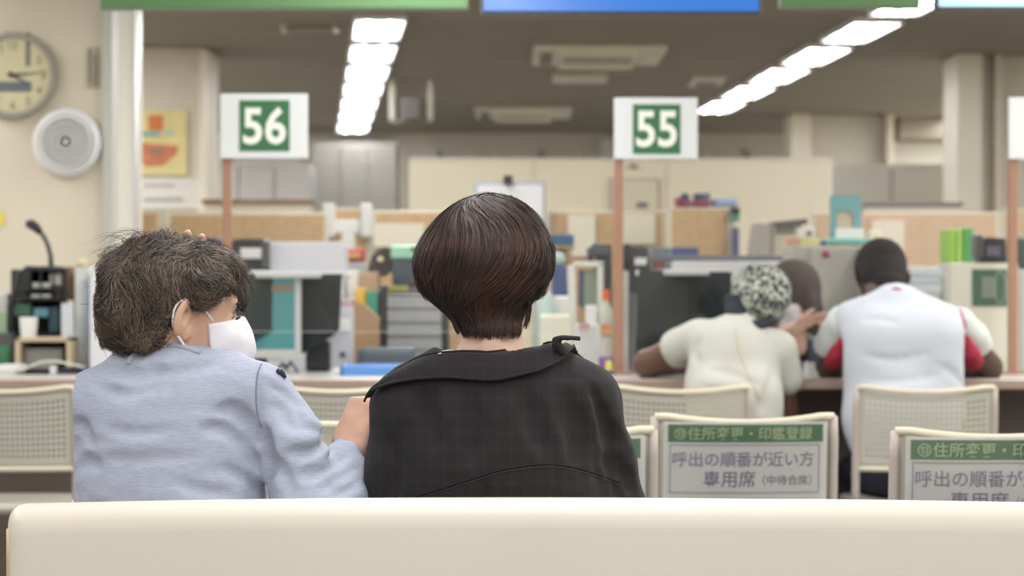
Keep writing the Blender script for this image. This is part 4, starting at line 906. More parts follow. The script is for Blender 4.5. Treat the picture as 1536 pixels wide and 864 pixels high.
mk('top_board', pbox(22, 106, 506, D2, 0, .25, py1=513), sw, t); mk('side', pbox(22, 30, 506, D2, CT, .25), sw, t); mk('side', pbox(99, 106, 506, D2, CT, .25), sw, t); mk('back', pbox(24, 104, 510, D2 + .24, CT, .01), mat('shelf_inside', (.16, .15, .12), .8), t)
simple('grey_box_in_shelf', 36, 94, 522, D2 + .06, CT, .1, mat('inner_grey', (.28, .28, .26), .6), 'grey box inside the small wooden shelf', 'box')
t = thing('desk_microphone', 'black gooseneck microphone on top of the black rack', 'microphone', P(76, 402, 9.4))
pt = [P(x, y, 9.42) for x, y in ((77, 404), (76, 385), (72, 368), (66, 355), (58, 345))]
mk('gooseneck', G().tube(pt, .0095, 10), dgrey, t, smooth=True); mk('microphone_head', G().tube([P(61, 349, 9.42), P(54, 341, 9.42), P(46, 336, 9.42), P(39, 335, 9.42)], [.012, .018, .019, .012], 12), black, t, smooth=True)
mk('microphone_base', G().rbox(pt[0][0] - .04, pt[0][0] + .04, 9.38, 9.48, pt[0][2] - .004, pt[0][2] + .012, .006), dgrey, t)
simple('cream_knob', 114, 128, 388, 9.6, 0, .04, mat('knob_cream', (.70, .64, .42), .5), 'small cream knob above the white files', 'knob', .012, py1=402)
t = thing('file_box', 'pale file box with a dark slot behind the masked woman', 'file box', P(122, 555, 9.3)); mk('body', pbox(112, 133, 402, 9.3, DZ, .3), mat('filebox_grey', (.56, .58, .57), .5), t)
mk('slot', pbox(124, 132, 420, 9.292, 0, .01, py1=520, b=.001), mat('slot_blue', (.36, .42, .50), .5), t)
simple('file_box', 134, 176, 400, 9.2, DZ, .3, mat('filebox_white', (.70, .72, .76), .5), 'white file box touching the masked woman hair', 'file box')
simple('label_card', 92, 110, 455, 9.2, 0, .01, mat('card_lilac', (.55, .58, .62), .5), 'pale card standing left of the file boxes', 'card', .001, py1=505)
t = thing('open_ring_folder', 'pale curved open folder lying on the counter at the left', 'folder', P(70, 562, 8.75))
rows = [[P(x, y, d) for x, y in ((24, 556), (44, 548), (62, 541), (84, 540), (106, 544), (126, 549))] for d in (8.75, 9.0)]
mk('cover', G().sheet([[tuple(p) for p in r] for r in rows], (0, 0, -1), .008), mat('folder_pale', (.58, .58, .52), .5), t, smooth=True, auto=40)
mk('spine_block', pbox(74, 84, 548, 8.76, CT, .2), lwhite, t); mk('dark_pages', pbox(36, 72, 555, 8.8, CT, .15), dgrey, t); mk('dark_pages', pbox(86, 126, 553, 8.8, CT, .15), mat('pages_navy', (.08, .09, .16), .5), t)
t = thing('green_file_stand', 'green files in a dark stand at the left picture edge', 'file stand', P(0, 560, 9.3)); mk('stand', pbox(-20, 20, 500, 9.3, DZ, .2), dgrey, t); mk('file', pbox(-16, 14, 518, 9.29, 0, .1, py1=555), mat('file_green', (.05, .20, .10), .6), t); mk('file', pbox(-14, 10, 468, 9.33, 0, .12, py1=505), mat('file_pale_green', (.26, .36, .22), .6), t)
simple('white_tray', -10, 24, 548, 8.9, CT, .2, lwhite, 'flat white tray at the left picture edge', 'tray', .004)
simple('white_bin', -8, 12, 440, 9.5, DZ, .2, mat('bin_white', (.6, .61, .58), .6), 'pale upright box left of the black rack', 'box')

# ------------------------------------------------------------------ chairs
chair_c = mat('chair_cream', (.47, .455, .385), .5); chair_rim = mat('chair_rim', (.66, .61, .47), .4); chair_side = mat('chair_side', (.45, .40, .36), .45); chrome = mat('chrome', (.6, .6, .6), .3, metal=1)
CH_W, CH_Z0, CH_Z1 = .45, .575, .836
def back_y(x, z):
    u = x / (CH_W / 2); return -.225 + .035 * u * u - .10 * (z - CH_Z0)
def top_z(x): u = x / (CH_W / 2); return CH_Z1 - .022 * (1 - u * u)
def make_chair(label, group):
    t = thing('perforated_chair', label, 'chair', (0, 0, 0), group)
    g = G(); nx, nz = 26, 12; hw = CH_W / 2 - .022
    def pt(u, v):
        x = -hw + 2 * hw * u; z = CH_Z0 + .012 + (top_z(x) - .012 - CH_Z0 - .012) * v; return (x, back_y(x, z), z)
    for i in range(nx):
        for j in range(nz):
            u0, u1, v0, v1 = i / nx, (i + 1) / nx, j / nz, (j + 1) / nz
            solid = i in (0, nx - 1) or j in (0, nz - 1)
            if solid: g.add([pt(u0, v0), pt(u1, v0), pt(u1, v1), pt(u0, v1)], [(0, 1, 2, 3)])
            else:
                a, b, c, d = u0 + .30 / nx, u1 - .30 / nx, v0 + .27 / nz, v1 - .27 / nz
                g.add([pt(u0, v0), pt(u1, v0), pt(u1, v1), pt(u0, v1), pt(a, c), pt(b, c), pt(b, d), pt(a, d)], [(0, 1, 5, 4), (1, 2, 6, 5), (2, 3, 7, 6), (3, 0, 4, 7)])
    o = mk('back_panel', g, chair_c, t, recalc=False); bm = bmesh.new(); bm.from_mesh(o.data); bmesh.ops.remove_doubles(bm, verts=bm.verts, dist=1e-5); bm.to_mesh(o.data); bm.free()
    s = o.modifiers.new('thickness', 'SOLIDIFY'); s.thickness = .004
    # rim: top and bottom rails, side frames
    xs = np.linspace(-CH_W / 2 + .012, CH_W / 2 - .012, 15)
    mk('top_rail', G().tube([(x, back_y(x, top_z(x)), top_z(x) - (.006 if abs(x) > .21 else 0)) for x in xs], .0095, 10), chair_rim, t, smooth=True)
    mk('bottom_rail', G().tube([(x, back_y(x, CH_Z0), CH_Z0) for x in xs], .0095, 10), chair_rim, t, smooth=True)
    for sx in (-1, 1):
        x = sx * (CH_W / 2 - .012); pts = [(x, back_y(x, z), z) for z in (.46, .5, CH_Z0, .62, .70, .77, CH_Z1 - .008)]
        mk('side_frame', G().tube(pts, [.011, .012, .0125, .0125, .0125, .0125, .010], 10), chair_side, t, smooth=True)
    f = F((-.26, -.26, .38), (.26, .26, .52), .01); f.rb((0, .0, .45), (.225, .22, .018), .016, 0); f.ell((0, -.02, .51), (.17, .16, .045), .02, op='sub')
    mk('seat', f.mesh(1), chair_c, t, smooth=True)
    for sx in (-1, 1):
        mk('leg', G().tube([(sx * .20, .17, .435), (sx * .215, .22, .03), (sx * .215, .22, .01)], .011, 8), chrome, t, smooth=True)
        mk('leg', G().tube([(sx * .213, -.20, .47), (sx * .20, -.16, .44), (sx * .215, -.23, .03), (sx * .215, -.23, .01)], .011, 8), chrome, t, smooth=True)
        for y in (.22, -.23): mk('foot_cap', G().lathe((sx * .215, y, 0), [(.014, 0), (.014, .025), (.011, .03)], n=12), black, t)
    return t
sign_paper = mat('sign_paper', (.74, .74, .73), .5); sgreen = mat('sign_band_green', (.07, .20, .10), .5); stext = mat('sign_text_blue', (.24, .25, .36), .6); stext2 = mat('sign_text_pale', (.50, .60, .36), .6)
film = glass_mat('sign_film', .025, rough=.12)
def chair_sign(t):
    """printed reservation notice strapped over the chair back"""
    yo = -.016
    def sheet(nm, x0, x1, z0, z1, m, e, par, th=.001):
        rows = [[(x, back_y(x, z) + yo - e, z) for x in np.linspace(x0, x1, 13)] for z in (z0, z1)]
        return mk(nm, G().sheet(rows, (0, 1, 0), th), m, par)
    n = sheet('notice_sheet', -.194, .194, .600, .817, sign_paper, 0, t)
    n['label'] = 'printed seat notice with a green heading'
    sheet('green_band', -.184, .184, .769, .811, sgreen, .0012, n)
    for (z0, z1) in ((.761, .7630), (.648, .6500)): sheet('ruled_line', -.180, .176, z0, z1, stext, .0012, n, .0006)
    sheet('ruled_line', .174, .176, .649, .762, stext, .0012, n, .0006); sheet('ruled_line', -.180, -.178, .649, .762, stext, .0012, n, .0006)
    bend = lambda x, z: back_y(x, z) + yo - .0016
    mk('heading_lettering', text_geo('⑬住所変更・印鑑登録', .328, .03, -.006, .790, 0, bend, bold=.008), stext2, n)
    mk('notice_lettering', text_geo('呼出の順番が近い方', .335, .03, -.006, .729, 0, bend, bold=.006), stext, n)
    mk('notice_lettering', text_geo('専用席', .122, .03, -.040, .682, 0, bend, bold=.006), stext, n)
    mk('notice_lettering', text_geo('（中待合席）', .118, .02, .098, .679, 0, bend, bold=.0), stext, n)
    sheet('plastic_cover', -.199, .197, .595, .822, film, .006, t, .0008)
D_C = 7.85 + .225
first = make_chair('perforated cream chair at the counter by the left picture edge', 'perforated chairs at the counter')
signed = make_chair('signed chair', 'chairs carrying a printed seat notice'); chair_sign(signed)
first.location = (P(8, 0, 7.85)[0], D_C, 0)
for px, lab, rz in ((508, 'perforated counter chair seen between the two women', 0), (1018, 'perforated counter chair behind the headscarf woman', .03), (1391, 'perforated counter chair behind the man in the white shirt', -.02)):
    c = dup(first, (P(px, 0, 7.85)[0], D_C, 0), rz); c['label'] = lab
c = dup(first, (P(500, 0, 5.9)[0] + .01, 5.9 + .225, 0), 0); c['label'] = 'nearer perforated chair half hidden between the two women'; c['group'] = 'waiting chairs in front of the bench'
signed.location = (P(1110, 0, 6.0)[0], 6.0 + .225, 0); signed.rotation_euler.z = .05; signed['label'] = 'chair whose seat notice is wholly readable, in the middle of the waiting row'
c = dup(signed, (P(1489, 0, 5.37)[0], 5.37 + .225, 0), .03); c['label'] = 'chair with a seat notice cut by the right picture edge'
c = dup(signed, (.078, 5.40 + .225, 0), .05); c['label'] = 'chair with a seat notice mostly hidden by the black shirt'

# ------------------------------------------------------------------ bench in the foreground
vinyl = mat('cream_vinyl', (.66, .61, .53), .42, var=.02, vs=3, bump=.12, bs=700)
t = thing('waiting_bench', 'long cream vinyl bench back across the foreground', 'bench', (.4, 3.9, 0))
BX0, BX1 = P(11, 0, 3.72)[0], 1.55
rows = []; ys = [3.700, 3.706, 3.718, 3.735, 3.755, 3.775, 3.79, 3.797, 3.80]
prof = [(3.700, .44), (3.700, .60), (3.700, .775), (3.702, .795), (3.709, .808), (3.722, .816), (3.745, .8185), (3.768, .816), (3.785, .806), (3.793, .79), (3.796, .6), (3.796, .44)]
xs = [BX0, BX0 + .001, BX0 + .005, BX0 + .012, BX0 + .024] + list(np.linspace(BX0 + .04, BX1 - .03, 30)) + [BX1 - .012, BX1]
for x in xs:
    e = max(0, 1 - (x - BX0) / .024) if x < 0 else max(0, 1 - (BX1 - x) / .012); e = 1 - math.sqrt(max(0, 1 - e * e))
    arch = -.010 * ((x - .0) / .75) ** 2 if x < .4 else -.007 * ((x - .0) / .75) ** 2
    r = []
    for (y, z) in prof:
        yc = 3.748; r.append((x, yc + (y - yc) * (1 - .45 * e), z + (arch - .020 * e) * (1 if z > .7 else 0)))
    rows.append(r)
g = G().grid(rows); n = len(prof); g.f.append(tuple(range(n))); g.f.append(tuple((len(xs) - 1) * n + k for k in range(n - 1, -1, -1)))
for i in range(len(xs) - 1): g.f.append((i * n, (i + 1) * n, (i + 1) * n + n - 1, i * n + n - 1))
mk('backrest', g, vinyl, t, smooth=True, auto=50)
mk('piping', G().tube([(BX0 + .004, 3.712, z) for z in np.linspace(.44, .775, 8)], .004, 8), mat('fringe_tan', (.55, .42, .26), .5), t, smooth=True)  # tan tube stands in for the orange lens fringe along this edge
mk('seat_cushion', G().rbox(BX0, BX1, 3.80, 4.30, .37, .45, .02, 3), vinyl, t, smooth=True, auto=50)
mk('seat_frame', G().rbox(BX0 + .05, BX1 - .05, 3.74, 4.22, .33, .37, .005), chrome, t)
for x in (BX0 + .12, .35, BX1 - .12):
    for y in (3.76, 4.20): mk('leg', G().tube([(x, y, .34), (x, y, .0)], .018, 10), chrome, t, smooth=True)
    mk('back_support', G().tube([(x, 3.748, .34), (x, 3.748, .50)], .014, 8), chrome, t, smooth=True)

# ------------------------------------------------------------------ people
def nz(p, s, seed=0, st=(1, 1, 1)): return vnoise(p * np.array(st) * s + seed * 7.31)
skin_y = mat('skin_light', (.64, .43, .33), .55, var=.08, vs=25, spec=.35)
skin_y2 = mat('skin_older', (.60, .37, .27), .55, var=.12, vs=30, spec=.35)
skin_d = mat('skin_dark', (.075, .036, .024), .5, var=.1, vs=20); skin_d2 = mat('skin_brown', (.115, .055, .035), .5, var=.1, vs=20)
def legs_body(x, y, seat, dx=.10, knee=.45, shoe='shoe_black', footz=.0, sc=1.0):
    """pelvis, thighs, shins of a seated figure: body points for skin and trousers"""
    pel = (x, y, seat + .10); K = [(x + s * dx, y + knee, seat + .05) for s in (-1, 1)]; A = [(x + s * dx, y + knee - .02, .09) for s in (-1, 1)]
    return pel, K, A
def dress_legs(t, x, y, seat, m, dx=.10, knee=.43):
    pel, K, A = legs_body(x, y, seat, dx, knee)
    f = F((x - .28, y - .2, .03), (x + .28, y + knee + .15, seat + .32), .014)
    f.ell((x, y, seat + .12), (.175, .12, .13), .03)
    for k in (0, 1):
        h = (x + (-1, 1)[k] * .09, y + .02, seat + .09); f.cap(h, K[k], .085, .06, .03); f.cap(K[k], A[k], .06, .045, .02)
    mk('trousers', f.mesh(1), m, t, smooth=True)
    for k in (0, 1):
        ff = F((A[k][0] - .07, A[k][1] - .12, -.01), (A[k][0] + .07, A[k][1] + .22, .13), .008); ff.cap((A[k][0], A[k][1] - .03, .05), (A[k][0], A[k][1] + .14, .038), .042, .034, .02); ff.cap((A[k][0], A[k][1] - .02, .05), (A[k][0], A[k][1] - .02, .09), .042, .044, .02); ff.plane((0, 0, -1), (0, 0, .002))
        mk('shoe', ff.mesh(1), black, t, smooth=True)
def lower_body(x, y, seat, dx=.10, knee=.43):
    pel, K, A = legs_body(x, y, seat, dx, knee); f = F((x - .25, y - .16, .02), (x + .25, y + knee + .22, seat + .4), .016)
    f.ell((x, y, seat + .16), (.15, .1, .17), .03)
    for k in (0, 1):
        h = (x + (-1, 1)[k] * .09, y + .02, seat + .09); f.cap(h, K[k], .07, .05, .02); f.cap(K[k], A[k], .05, .035, .01); f.cap((A[k][0], A[k][1], .05), (A[k][0], A[k][1] + .13, .04), .032, .026, .01)
    return f.mesh(1)
def torso_skin(pts, y, extra=()):
    A = np.array([p for (p, _) in pts] + [q for (a, b, _, _) in extra for q in (a, b)]); f = F(A.min(0) - .2, A.max(0) + .2, .014)
    for (p, r) in pts: f.ell(p, r, .04)
    for (a, b, ra, rb) in extra: f.cap(a, b, ra, rb, .03)
    return f.mesh(1)

# ---- woman with the dark bob in the black shirt (seen from behind)
Y = 4.06; q = lambda x, y, d=Y: np.array(P(x, y, d))
base = (q(738, 0)[0], Y, 0)
t = bob = thing('person', 'woman with short dark brown hair in a black wide-collared shirt, seen from behind', 'person', base)
hm = frame(q(737, 416, 4.08), (0, 1, -.06), (0, 0, 1))
f = F(q(620, 640, 3.90), q(860, 270, 4.24), .0032); head_prims(f, hm)
f.cap(q(737, 575, 4.05), q(737, 470, 4.055), .052, .047, .02)
for s in (-1, 1): f.cap(q(737 + s * 8, 548, 4.04), q(737 + s * 62, 566, 4.04), .034, .03, .03)
f.ell(q(737, 520, 4.0), (.016, .008, .02), .012)
neck = f.mesh(1)
hL = F(q(520, 860, 3.95), q(680, 780, 4.7), .004); 
up = torso_skin([(q(742, 690), (.15, .09, .16)), (q(740, 620), (.16, .075, .07))], Y, [(q(612, 612), q(592, 800, 4.1), .030, .028), (q(592, 800, 4.1), q(650, 850, 4.42), .028, .026), (q(876, 616), q(918, 800, 4.1), .030, .028), (q(918, 800, 4.1), q(830, 850, 4.42), .028, .026)])
hh = F(q(560, 900, 4.3), q(920, 760, 4.75), .0035)
hand_prims(hh, frame(q(655, 853, 4.46), (.35, 1, -.15), (0, 0, 1)), 1, (.5, .5, .5, .5)); hand_prims(hh, frame(q(825, 853, 4.46), (-.35, 1, -.15), (0, 0, 1)), -1, (.5, .5, .5, .5))
mk('body', merge(neck, up, hh.mesh(1), lower_body(base[0], Y - .02, .45)), skin_y, t, smooth=True); head_extra(t, hm, 1.0, 'iris_dark')
dress_legs(t, base[0], Y - .02, .45, mat('trousers_dark', (.03, .03, .04), .8))
# white inner top just showing at the neckline
# shirt
sf = F(q(530, 960, 3.86), q(1010, 490, 4.30), .005)
sf.ell(q(742, 655), (.172, .112, .17), .03); sf.ell(q(745, 790), (.186, .118, .19), .05)
sf.cap(q(612, 604), q(882, 600), .052, .052, .05)
sf.cap(q(640, 592), q(737, 577, 4.05), .040, .044, .04); sf.cap(q(845, 586), q(737, 577, 4.05), .040, .044, .04)
sf.chain([q(606, 612), q(596, 700), q(594, 830, 4.09)], [.048, .046, .052], .03); sf.cap(q(594, 830, 4.09), q(650, 856, 4.4), .05, .04, .03)
sf.chain([q(884, 606), q(906, 690, 4.07), q(926, 790, 4.09)], [.048, .050, .056], .022); sf.cap(q(926, 815, 4.09), q(830, 856, 4.4), .05, .04, .03)
# sleeve seam on the right, armhole valley, yoke seam and the centre pleat
def crease(f, pts, r, k=.006): f.chain(pts, r, k, op='sub')
def onsurf(f, pts, off=0.0, start=3.9):
    A = np.array([P(x, y, start) for x, y in pts]); 
    # march from the camera to the surface
    d = A - np.array([0, 0, CAMZ]); d /= np.linalg.norm(d, axis=1, keepdims=True); p = A.copy()
    for _ in range(60): p = p + d * np.clip(f.sample(p), -.01, .02)[:, None] * .9
    n = f.grad(p); return p + n * off
def spline(pts, n):
    pts = np.array(pts, float); s = np.linspace(0, len(pts) - 1, n); out = []
    for u in s:
        i = min(int(u), len(pts) - 2); v = u - i; p0 = pts[max(i - 1, 0)]; p1 = pts[i]; p2 = pts[i + 1]; p3 = pts[min(i + 2, len(pts) - 1)]
        out.append(.5 * ((2 * p1) + (-p0 + p2) * v + (2 * p0 - 5 * p1 + 4 * p2 - p3) * v * v + (-p0 + 3 * p1 - 3 * p2 + p3) * v ** 3))
    return np.array(out)
def fold(f, pts, r, depth, k=.008, op='sub', start=3.8):
    p = onsurf(f, spline(pts, 9), 0.0, start); n = f.grad(p); off = (r - depth) if op == 'sub' else -(r - depth)
    p = p + n * off; rr = np.interp(np.linspace(0, 1, len(p)), [0, .3, .8, 1], [.35, 1, .9, .3]) * r
    pp = p - n * (rr - r)[:, None] * (1 if op == 'sub' else -1)
    f.chain(list(p), list(rr), k, op)
fold(sf, [(886, 575), (906, 630), (918, 690), (930, 760)], .014, .014, .006)
fold(sf, [(915, 640), (930, 690), (952, 740)], .012, .006, .010)
fold(sf, [(586, 640), (594, 700), (590, 760)], .014, .005)
fold(sf, [(727, 716), (729, 745), (732, 790)], .007, .006, .003)
fold(sf, [(640, 585), (640, 620), (660, 680)], .018, .004, .02); fold(sf, [(845, 590), (862, 640), (868, 700)], .02, .005, .02)
fold(sf, [(700, 590), (712, 640), (706, 690)], .016, .003, .02); fold(sf, [(790, 585), (800, 630), (822, 680)], .016, .003, .02)
fold(sf, [(900, 690), (925, 700), (950, 735)], .012, .004, .012); fold(sf, [(905, 640), (930, 655), (945, 690)], .012, .003, .012)
sf.disp(lambda p: .0035 * nz(p, 14, 1, (1, 1, .45)) + .0014 * nz(p, 34, 2, (1, 1, .5)) + .0012 * nz(p, 60, 5))
sf.rb(q(737, 500, 4.06), (.09, .09, .030), .02, .004, op='sub')
sf.plane((0, 0, -1), (0, 0, .50))
linen = plaid_mat()
mk('inner_top', G().tube(list(onsurf(sf, spline([(654, 538), (664, 532), (678, 530), (690, 532)], 12), .002)), [.001, .003, .004, .0045, .0045, .0045, .0045, .004, .004, .003, .002, .001], 8), mat('white_cotton', (.8, .8, .8), .8), t, smooth=True)
mk('shirt', sf.mesh(1), linen, t, smooth=True)
seam = onsurf(sf, spline([(600, 752), (633, 742), (708, 718), (760, 703), (824, 696), (880, 706), (930, 724)], 40), .0008)
mk('yoke_seam', G().tube(list(seam), .0010, 6), mat('seam_black', (.010, .010, .011), .9), t, smooth=True)
seam = onsurf(sf, spline([(600, 756), (634, 746), (708, 722), (760, 707), (824, 700), (880, 710), (930, 728)], 40), .0006)
mk('yoke_stitch', G().tube(list(seam), .0006, 5), mat('seam_grey_black', (.045, .043, .044), .9), t, smooth=True)
# wide collar draped round the shoulders
up_e = spline([(561, 595), (572, 578), (600, 556), (640, 536), (690, 531), (745, 531), (800, 522), (830, 517), (846, 514), (852, 516)], 60)
lo_e = spline([(557, 603), (566, 590), (590, 579), (640, 572), (690, 571), (745, 573), (790, 564), (830, 548), (852, 534), (860, 522)], 60)
rows = []
for k in range(9):
    v = k / 8; row2 = up_e * (1 - v) + lo_e * v
    A = onsurf(sf, row2, .0, 3.82)
    lift = .0045 + .005 * math.sin(math.pi * min(1, v * 1.1)) + .007 * v
    n_ = sf.grad(A); A = A + n_ * lift
    A[:, 2] += .0012 * np.sin(np.linspace(0, 23, 60)) * v
    rows.append(A)
# pin both ends in front of the shoulder so that the points hang free
R3 = np.array(rows)
yc = np.median(R3[:, :, 1]); R3[:, :, 1] = np.clip(R3[:, :, 1], None, yc + .14)
mk('collar', G().sheet([[tuple(p) for p in r] for r in R3], (0, .35, -.9), .0028), linen, t, smooth=True)
mk('collar_edge', G().tube(list(R3[-1]), .0022, 6).tube(list(R3[0]), .0025, 6), linen, t, smooth=True)
tip = spline([(832, 524), (831, 514), (834, 507), (842, 504.5), (855, 505), (869, 506)], 14); g = G(); rws = []
cu = [P(x, y, 4.0) for x, y in tip]; wd = np.interp(np.linspace(0, 1, 14), [0, .3, .7, 1], [.020, .014, .009, .002])
rws = [[(p[0], p[1] - w_ * .6, p[2] - .001) for p, w_ in zip(cu, wd)], [(p[0], p[1], p[2] + .0015) for p in cu], [(p[0] + .001, p[1] + w_ * 1.5, p[2] + .0015) for p, w_ in zip(cu, wd)]]
mk('collar_point', G().sheet([[tuple(a_) for a_ in r] for r in rws], (.3, 0, -.95), .0045), linen, t, smooth=True)
f = F(q(825, 550, 3.95), q(872, 495, 4.1), .0022)
f.chain([q(843, 528, 4.01), q(835, 517, 4.0), q(833, 510, 4.0), q(840, 507, 4.0), q(852, 507, 4.0), q(867, 507, 4.0)], [.010, .007, .0045, .0036, .0034, .0016], .004)
mk('collar_curl', f.mesh(1), linen, t, smooth=True)
# hair volume
hf = F(q(590, 540, 3.86), q(860, 262, 4.26), .004)
hf.ell(q(726, 385, 4.05), (.098, .113, .094), .01); hf.ell(q(742, 366, 4.07), (.080, .105, .078), .02)
hf.ell(q(790, 392, 4.05), (.036, .07, .046), .03); hf.ell(q(662, 402, 4.05), (.038, .07, .048), .03)
hf.cap(q(727, 424, 4.055), q(737, 492, 4.035), .094, .0475, .02)
hf_a = hf.a.copy(); hf.plane((0, .3, -1), q(737, 486, 3.98), .006)
# keep the face clear
hf.rb(hm[:3, 3] + V3(0, .115, -.065), (.052, .07, .085), .02, .01, op='sub')
hv = hf.mesh(2); hf.a = hf_a
hair_c = hair_material('hair_dark_brown', (.062, .025, .016), (.010, .0065, .006), island=.7, vs=12, rough=.54, stretch=(1, 1, 2.2))
hair_u = mat('hair_under', (.012, .009, .008), .6, var=.3, vs=300, stretch=(1, 1, .1))
par = mk('hair', hv, hair_u, t, smooth=True)
crown = q(722, 297, 4.03)
rs = np.random.RandomState(3)
def pick(v, n, cond): c_ = v[cond(v)]; return c_[rs.randint(0, len(c_), n)] + rs.normal(0, .002, (n, 3))
cen = q(728, 400, 4.05)
def dirA(p):
    d = p - crown; d /= (np.linalg.norm(d, axis=1, keepdims=True) + 1e-6); g_ = np.array([0, 0, -1.0])
    t_ = np.clip((crown[2] - p[:, 2]) / .12, 0, 1)[:, None]; back = np.clip((cen[1] - p[:, 1]) / .08, 0, 1)[:, None]
    swirl = np.zeros_like(p); side = (p[:, :1] - q(735, 0)[0]) / .1
    swirl[:, :1] = (np.clip(1.1 * (1 - t_ * 1.9), -.9, 1) * (1 if True else 0) - .7 * np.clip(side + .2, 0, 1) * t_) * back * 1.1
    tuck = np.zeros_like(p); tuck[:, :1] = -side * .75 * np.clip((t_ - .75) * 3, 0, 1)
    return d * (1 - .6 * t_) + g_ * (.35 + .9 * t_) + swirl + tuck
topv = lambda v: v[:, 2] > P(0, 400, Y)[2]
nA = 11000; rA = pick(hv[0], nA, topv); zend = P(0, 462, Y)[2] + .055 * rs.rand(nA) + .012 * np.abs(rA[:, 0] - cen[0]) / .1
sA = strands(hf, rA, dirA, rs.randint(12, 26, nA), .0078, rs.uniform(-.001, .002, nA), rs.uniform(.001, .007, nA), .0011, stopz=zend, jit=.10, seed=2, lift_pow=2.2)
def dirB(p):
    d = np.zeros_like(p); side = (p[:, 0] - q(736, 0)[0]) / .1; d[:, 0] = -side * .45; d[:, 2] = -1; return d
low = lambda v: (v[:, 2] < P(0, 395, Y)[2]) & (v[:, 2] > P(0, 488, Y)[2])
nB = 7000; rB = pick(hv[0], nB, low); sB = strands(hf, rB, dirB, rs.randint(5, 12, nB), .0065, rs.uniform(-.001, .0015, nB), rs.uniform(-.002, .002, nB), .0009, stopz=P(0, 492, Y)[2] - .014 * rs.rand(nB) ** 1.5, jit=.13, seed=4)
sv = merge(sA, sB)
so = mk('hair_strands', sv, hair_c, par, smooth=True); so['kind'] = 'stuff'
# nape stubble and side wisps
def wisps(par, pts, n, spread, width, m, D=4.02, seed=5, tip=.5):
    rs_ = np.random.RandomState(seed); B = np.array([P(x, y, D) for x, y in spline(pts, 14)]); o = rs_.normal(0, spread, (n, 1, 3)); fan = rs_.normal(0, spread * tip, (n, 1, 3)) * np.linspace(0, 1, 14)[None, :, None] ** 2 * 2
    Pt = B[None] + o * np.linspace(1, .6, 14)[None, :, None] + fan; Nn = np.tile(np.array([0, -1.0, 0]), (n, 14, 1)); return ribbons(Pt, Nn, width, rs_)
W = [wisps(par, [(795, 372), (812, 392), (816, 418), (812, 446)], 90, .0022, .001, None), wisps(par, [(800, 350), (820, 368), (824, 385), (827, 400)], 70, .003, .001, None, seed=6),
     wisps(par, [(803, 380), (818, 398), (820, 410), (808, 432)], 90, .003, .001, None, seed=7), wisps(par, [(790, 440), (794, 460), (792, 478), (788, 492)], 60, .002, .0009, None, seed=8),
     wisps(par, [(676, 450), (677, 470), (682, 488), (688, 500)], 60, .002, .0009, None, seed=9), wisps(par, [(715, 297), (722, 292), (735, 291), (745, 293)], 16, .0016, .0006, None, seed=10),
     wisps(par, [(806, 352), (822, 366), (829, 374), (826, 386)], 30, .002, .0009, None, seed=12)]
wo = mk('side_wisps', merge(*W), hair_c, par, smooth=True); wo['kind'] = 'stuff'

# ---- older woman in the grey blue top leaning over
Y = 4.07; q = lambda x, y, d=Y: np.array(P(x, y, d))
base = (q(255, 0)[0], Y, 0)
t = old = thing('person', 'older woman with tousled grey-brown hair and white mask in a grey-blue top', 'person', base)
fw = np.array((.93, .40, -.16)); fw /= np.linalg.norm(fw)
hm = frame(q(262, 472, 4.09), fw, (.05, -.05, 1))
SC = .97
f = F(q(140, 620, 3.85), q(420, 330, 4.36), .0032); head_prims(f, hm, SC)
f.cap(q(228, 560, 4.08), q(250, 492, 4.08), .056, .052, .025); f.cap(q(215, 575, 4.08), q(270, 560, 4.08), .04, .05, .03)
neck = f.mesh(1)
sh_l, sh_r = q(136, 612, 4.07), q(392, 592, 4.06); el_l = q(225, 640, 4.34); wr_l = q(304, 482, 4.265); el_r = q(468, 782, 4.02); wr_r = q(524, 684, 4.15)
up = torso_skin([(q(255, 700), (.12, .09, .16)), (q(262, 620), (.13, .085, .07))], Y, [(sh_l, el_l, .030, .028), (el_l, wr_l, .028, .024), (sh_r, el_r, .030, .028), (el_r, wr_r, .028, .024), (q(262, 620), q(235, 555, 4.08), .06, .05)])
hr = F(q(480, 740, 4.02), q(640, 590, 4.32), .0024); hl = F(q(225, 560, 4.05), q(390, 335, 4.36), .0024)
Mr = frame(q(523, 678, 4.145), (.40, .22, .86), (-.55, -.80, .30))
hand_prims(hr, Mr, -1, (.95, .95, .95, .95), .04, thumb=(.35, .8, -.7), sc=1.06)
Ml = frame(q(304, 480, 4.262), (-.05, -.22, .97), (0, 1, .3)); hand_prims(hl, Ml, 1, (.10, .12, .12, .15), .05, thumb=(.6, .8, -.2), sc=.93)
hlm = hl
# fingertips resting on the crown of the head, nails towards the front
mk('body', merge(neck, up, hr.mesh(1), hlm.mesh(1), lower_body(base[0], Y - .02, .45)), skin_y2, t, smooth=True); head_extra(t, hm, SC, 'iris_dark')
dress_legs(t, base[0], Y - .02, .45, mat('trousers_navy', (.04, .045, .07), .8))
# brow wrinkle lines and eyelid as fine creases, eyebrow
def hp(p): return hm[:3, :3] @ (np.array(p) * SC) + hm[:3, 3]
mk('eyebrow', G().tube([hp((.014, .100, .032)), hp((.03, .097, .037)), hp((.046, .086, .035))], .0028, 6), hair_u, t, smooth=True)
mk('eyelashes', G().tube([hp((.020, .103, .013)), hp((.032, .102, .0145)), hp((.044, .093, .010))], .0016, 6), hair_u, t, smooth=True)
